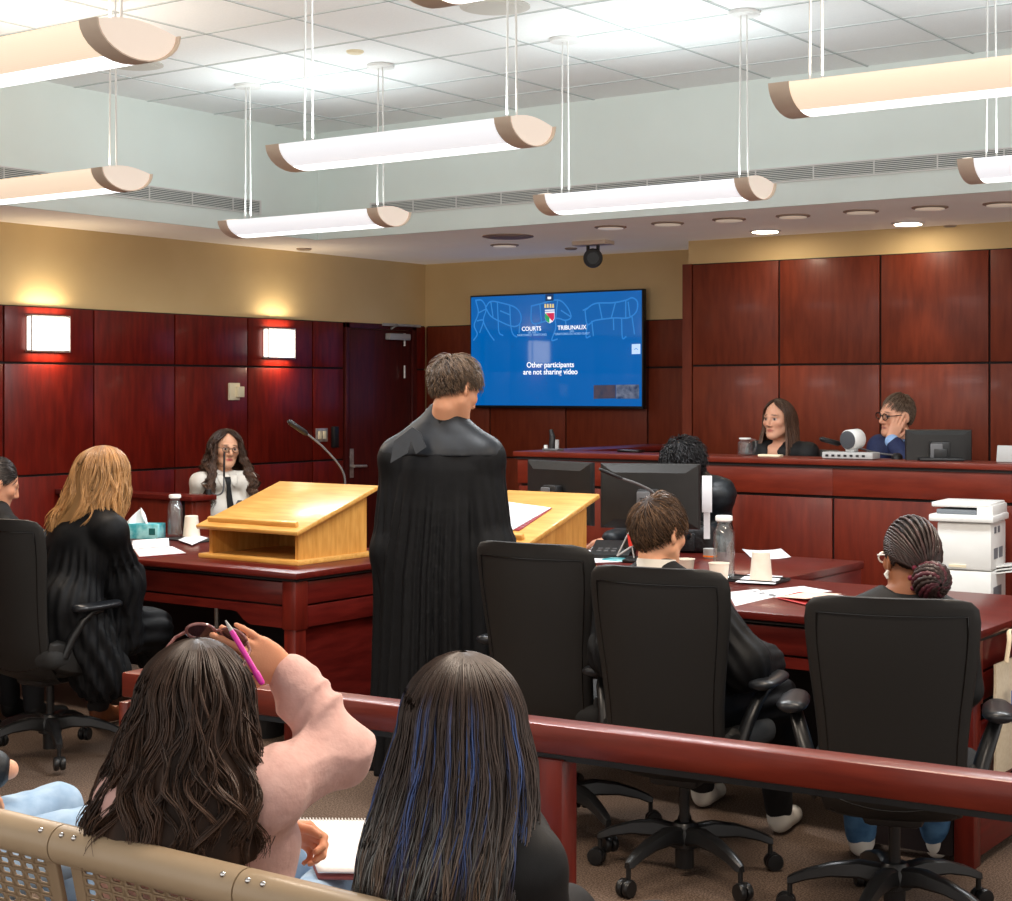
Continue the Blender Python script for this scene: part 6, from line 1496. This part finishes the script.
q = Sdf(); bd.torso(q, .012, .03, low=False); a = bd.el[0]+(bd.wr[0]-bd.el[0])*.7; q.cap(a, bd.el[0]+(bd.wr[0]-bd.el[0])*.93, .043, .040, .01); bd.wear('blue_shirt', q, 'blue_shirt', .007, .002, 20, 1); collar(bd, 'blue_shirt', .062, 'shirt_collar', .014, .038)
bd.trousers(); bd.glasses('frame_black', .023, .018, r=.0028)
short_hair(bd, 2000, .026, (84, 64, 50), (150, 128, 108), (.003, .010), (0, -.4, .9), (.1, .1, 0), .0016, 19, cap_o=.004, wave=.001, hl=.04, fade=.6)
CJ = 'black chairs behind the judges bench'
copy_thing(ch0, (U(795, 450, d=9.78).x, 8.98, DZ-.01), math.radians(186), 'dark chair behind the woman with drop earrings at the bench', CJ)
copy_thing(ch0, (U(922, 450, d=9.4).x, 8.98, DZ-.01), math.radians(184), 'dark chair behind the man in navy suit at the bench', CJ)
# ================================================================== THE SPECTATORS ON THE BENCH
# ------------------------------------------------------------------ 10 girl in pink, hand raised to her sunglasses
f = hd(190, 30)
bd = Body((-2.26, 2.22, .485), P(202, 776, 3.03), P(197, 700, 3.06), frame(hd(197, 14), 18, -9), f, sw=.33, sc=.93, female=True, sh=[P(133, 806, 2.99), P(262, 796, 3.02)])
wr = P(287, 671, 3.19); dd = P(224, 634, 3.13)-wr
bd.arm(1, P(338, 752, 3.17), wr, dict(d=dd, n=A(FWD)*1.0-UPN*.35, sc=.93, curls=[(.30, .62, .35), (.05, .18, .12), (.12, .25, .2), (.2, .35, .25)], thumb=.25, spread=.05))
wl_ = P(268, 832, 3.27)
bd.arm(0, P(128, 905, 3.18), wl_, dict(d=hd(280, 76)-UPN*.18, n=-UPN*.55-nv(A(FWD))*.75, sc=.95, curl=(.75, 1.05, .7), thumb=.8))
bd.leg(0, (-2.52, 2.68, .52), (-2.50, 2.80, .10)); bd.leg(1, (-2.36, 2.70, .53), (-2.36, 2.86, .12))
bd.build('girl in pink sweatshirt with long wavy dark hair, hand raised holding a pen', (214, 150, 116), LIP, (40, 28, 22), h=.0042)
q = Sdf(); bd.torso(q, .026, .04); bd.arms(q, 0, .03, ro=(.026, .026, .022), which=(0, 1), stop=.90)
ax_ = [nv(bd.wr[i]-bd.el[i]) for i in (0, 1)]
def sleeve_wr(V):
    r = .0035*wob(V, 24, 3)
    for i in (0, 1):
        de = np.linalg.norm(V-bd.el[i], axis=1); t2 = (V-bd.el[i])@ax_[i]; t1 = (V-bd.el[i])@nv(bd.sh[i]-bd.el[i])
        fold = np.abs(np.sin(t2*34+2.2*wob(V, 12, 1)))
        r = r+.011*np.exp(-(de/.12)**2)*(1-fold)*1.2-.006*np.exp(-(de/.12)**2)
        w = np.clip(t2/.08, 0, 1)*np.clip((.2-de)/.05, 0, 1)
        r = r+.007*w*(1-np.abs(np.sin(t2*46+3*wob(V, 15, 2)+4)))
    dk = np.linalg.norm(V-bd.sh[1], axis=1)
    r = r+.009*np.exp(-(dk/.16)**2)*(1-np.abs(np.sin(((V-bd.sh[1])@nv(bd.rt*.5-UPN))*26+2.5*wob(V, 9, 4))))
    return r+.003*np.clip((bd.sh[1][2]-.08-V[:, 2])/.1, 0, 1)*np.sin(V[:, 2]*60+4*wob(V, 10, 2))
bd.wear('sweatshirt', q, 'pink', .0055, 0, fn=sleeve_wr, sm=2)
for i in (0, 1):
    a, c = bd.el[i]+(bd.wr[i]-bd.el[i])*.74, bd.el[i]+(bd.wr[i]-bd.el[i])*.97
    e1 = nv(np.cross(ax_[i], UPN)); e2 = np.cross(ax_[i], e1); rg = []
    for u, r in ((-.02, .047), (.02, .050), (.4, .047), (.9, .0445), (1, .042), (1, .038), (.6, .037)):
        p = a+(c-a)*u; rg.append([Vector(p+(e1*math.cos(w)+e2*math.sin(w))*(r+.0007*(k % 2))-bd.base) for k, w in ((k, 2*PI*k/56) for k in range(56))])
    MB().loft(rg, cap=False).obj('cuff', 'pink', bd.o, world=False, smooth=80)
bd.trousers('jeans', .010, .01, 'shoe_white')
rn = [(.116, 0, 0, .012, .02), (.100, 0, 0, .062, .075), (.058, -.008, 0, .090, .110), (.0, -.016, -.002, .108, .122), (-.08, -.032, -.008, .132, .130), (-.15, -.05, -.012, .158, .130), (-.21, -.075, -.016, .170, .125), (-.255, -.100, -.018, .168, .115), (-.30, -.115, -.018, .155, .10)]
long_hair(bd, rn, 4200, hc((52, 38, 31), (72, 50, 37), .6), hd(190, 16), wave=.021, wfreq=34, rad=.00125, K=40, seed=21, clumps=80, tip=.20, frizz=.005, open_a=.8, jit=.10)
# sunglasses pushed up on her head
b = MB(); lb = MB(); N_ = nv((0, .55, .83)); X_ = F3(1, 0, 0); Y_ = np.cross(N_, X_)
for sg in (-1, 1):
    ring = [bd.local(F3(sg*.036, .040, .142)+X_*.029*math.cos(a)+Y_*.023*math.sin(a)-N_*.006*math.cos(a)*sg) for a in (2*PI*k/24 for k in range(25))]
    b.tube(ring, .0032, 8, cap=False); lb.add(ring[:24], [tuple(range(24))])
    b.tube([bd.local((sg*.064, .040, .138)), bd.local((sg*.080, .02, .118)), bd.local((sg*.084, -.03, .075)), bd.local((sg*.082, -.05, .045))], .0034, 8)
b.tube([bd.local((-.008, .045, .148)), bd.local((0, .046, .152)), bd.local((.008, .045, .148))], .003, 8)
M['shades'] = mat('sunglass_frame', C(96, 48, 50), .2, col2=C(150, 100, 96), nscale=60, coat=.6); M['shade_lens'] = mat('sunglass_lens', C(70, 44, 48), .08, alpha=.85)
g = b.obj('sunglasses', 'shades', bd.o); lb.obj('lenses', 'shade_lens', g)
# the pen between her fingers
a, c = P(225.5, 620.5, 3.075), P(263, 684.5, 3.05); t = thing('pen', 'bright magenta pen held in the girl\'s raised hand', 'pen', Vector((a+c)/2)); v = c-a
M['magenta'] = mat('magenta_plastic', C(214, 24, 160), .3, col2=C(226, 60, 176), nscale=12, coat=.4)
MB().tube([a+v*.16, a+v*.2, a+v*.80], [.0045, .0052, .0052], 14).obj('barrel', 'magenta', t)
MB().tube([a, a+v*.04, a+v*.16], [.0014, .0024, .0046], 12).obj('tip', 'lightgrey', t); MB().tube([a+v*.80, a+v*.82, a+v*.97, a+v], [.0060, .0066, .0060, .0035], 14).obj('cap', 'magenta', t)
# the notebook on her lap
nbk = [P(296, 821, 3.62), P(380, 822, 3.58), P(392, 874, 3.36), P(318, 873, 3.38)]
t = thing('notebook', 'open white spiral notebook resting on the lap of the girl in pink', 'notebook', Vector(sum(nbk)/4))
sheet('page', '', [Vector(p) for p in nbk], parent=t, th=.004)
M['nb_cover'] = mat('notebook_cover', C(150, 84, 84), .6)
dn = nv(np.cross(nbk[1]-nbk[0], nbk[3]-nbk[0])); dn = dn*(-1 if dn[2] > 0 else 1)
sheet('cover', '', [Vector(p+dn*.008+(p-sum(nbk)/4)*.02) for p in nbk], parent=t, m='nb_cover', th=.006)
b = MB()
for k in range(26):
    p = nbk[0]+(nbk[1]-nbk[0])*(k+.5)/26; e = nv(nbk[0]-nbk[3]); b.tube([p-dn*(.008*math.sin(w))+e*(.007*math.cos(w)) for w in (2*PI*j/8 for j in range(9))], .0012, 5, cap=False)
b.obj('spiral_binding', 'white_metal', t)
# ------------------------------------------------------------------ 11 woman in black with blue streaks
f = hd(462, 16)
bd = Body((-1.66, 2.30, .485), P(466, 800, 2.70), P(463, 722, 2.73), frame(hd(463, 10), 16), f, sw=.34, sc=.95, female=True, sh=[P(398, 872, 2.68), P(528, 868, 2.66)])
bd.arm(0, P(372, 985, 2.76), P(420, 960, 2.95)); bd.arm(1, P(552, 985, 2.74), P(520, 960, 2.95))
bd.leg(0, (-1.82, 2.76, .52), (-1.84, 2.9, .10)); bd.leg(1, (-1.62, 2.78, .52), (-1.62, 2.92, .10))
bd.build('woman in black top with long straight dark hair streaked blue', (214, 160, 130), LIP, (40, 28, 22), h=.006)
q = Sdf(); bd.torso(q, .018, .035); bd.arms(q, .018, stop=.1); bd.wear('black_top', q, 'black_cotton', .0065, .006, 20, 2)
bd.trousers('trousers', .016, .01)
_rs = np.random.RandomState(5); ST = _rs.rand(200)
def streak(phi, s, rs, cid):
    c = hc((62, 47, 40), (74, 62, 56), .5)(phi, s, rs, cid); u = np.clip(s, 0, 1)
    k = ST[cid]
    pale = np.clip((u-.45)/.25, 0, 1)*(k > .18)*(.55+.45*np.sin(phi*3101))*np.where(phi < -1.6, 1, np.where(phi < 0, 1, .45)); c = c*(1-.8*pale)[:, None]+(.8*pale)[:, None]*rgb(150, 154, 154)
    blue = np.clip((u-.20)/.12, 0, 1)*np.clip((.80-u)/.2, 0, 1)*(k < .22)*(.55+.45*np.sin(phi*2203)); c = c*(1-.62*blue)[:, None]+(.62*blue)[:, None]*rgb(78, 114, 186)
    brn = np.clip((u-.55)/.2, 0, 1)*(k > .8); return c*(1-.6*brn)[:, None]+(.6*brn)[:, None]*rgb(138, 112, 92)
rn = [(.118, 0, 0, .012, .02), (.102, 0, 0, .060, .075), (.055, -.008, 0, .086, .108), (.0, -.015, 0, .106, .118), (-.06, -.025, 0, .122, .125), (-.12, -.04, -.006, .132, .125), (-.19, -.06, -.018, .142, .12), (-.27, -.07, -.032, .140, .105), (-.36, -.075, -.045, .125, .09)]
long_hair(bd, rn, 4200, streak, hd(463, 6), wave=.007, wfreq=16, rad=.0012, K=34, seed=23, clumps=150, tip=.12, frizz=.004, open_a=.5, jit=.07)
# ------------------------------------------------------------------ 12 person whose knees show at the left edge
f = nv(F3(.02, 1, 0))
bd = Body((-3.27, 2.24, .485), (-3.28, 2.22, .92), (-3.29, 2.27, 1.05), frame(f, 10), f, sw=.36, sc=.95, female=True)
bd.arm(0, (-3.50, 2.34, .68), (-3.34, 2.56, .66)); bd.arm(1, P(-95, 815, 3.5), P(-52, 792, 3.72), dict(d=nv(F3(.1, 1, -.1)), n=-UPN, sc=.95))
bd.leg(0, (-3.34, 2.70, .525), (-3.36, 2.82, .10)); bd.leg(1, (-3.06, 2.70, .535), (-3.02, 2.84, .10))
bd.build('seated person at left edge, only pale jeans and a dark sleeve showing', (224, 170, 140), LIP, (50, 36, 30), h=.007)
q = Sdf(); bd.torso(q, .024, .04); bd.arms(q, .022, stop=.86); bd.wear('dark_jumper', q, 'coat', .008, .006, 24, 2)
bd.trousers('jeans', .018, .008, 'shoe_black')
short_hair(bd, 700, .06, (40, 30, 25), (80, 62, 50), (.006, .02), rad=.0018, seed=31, cap_o=.008)
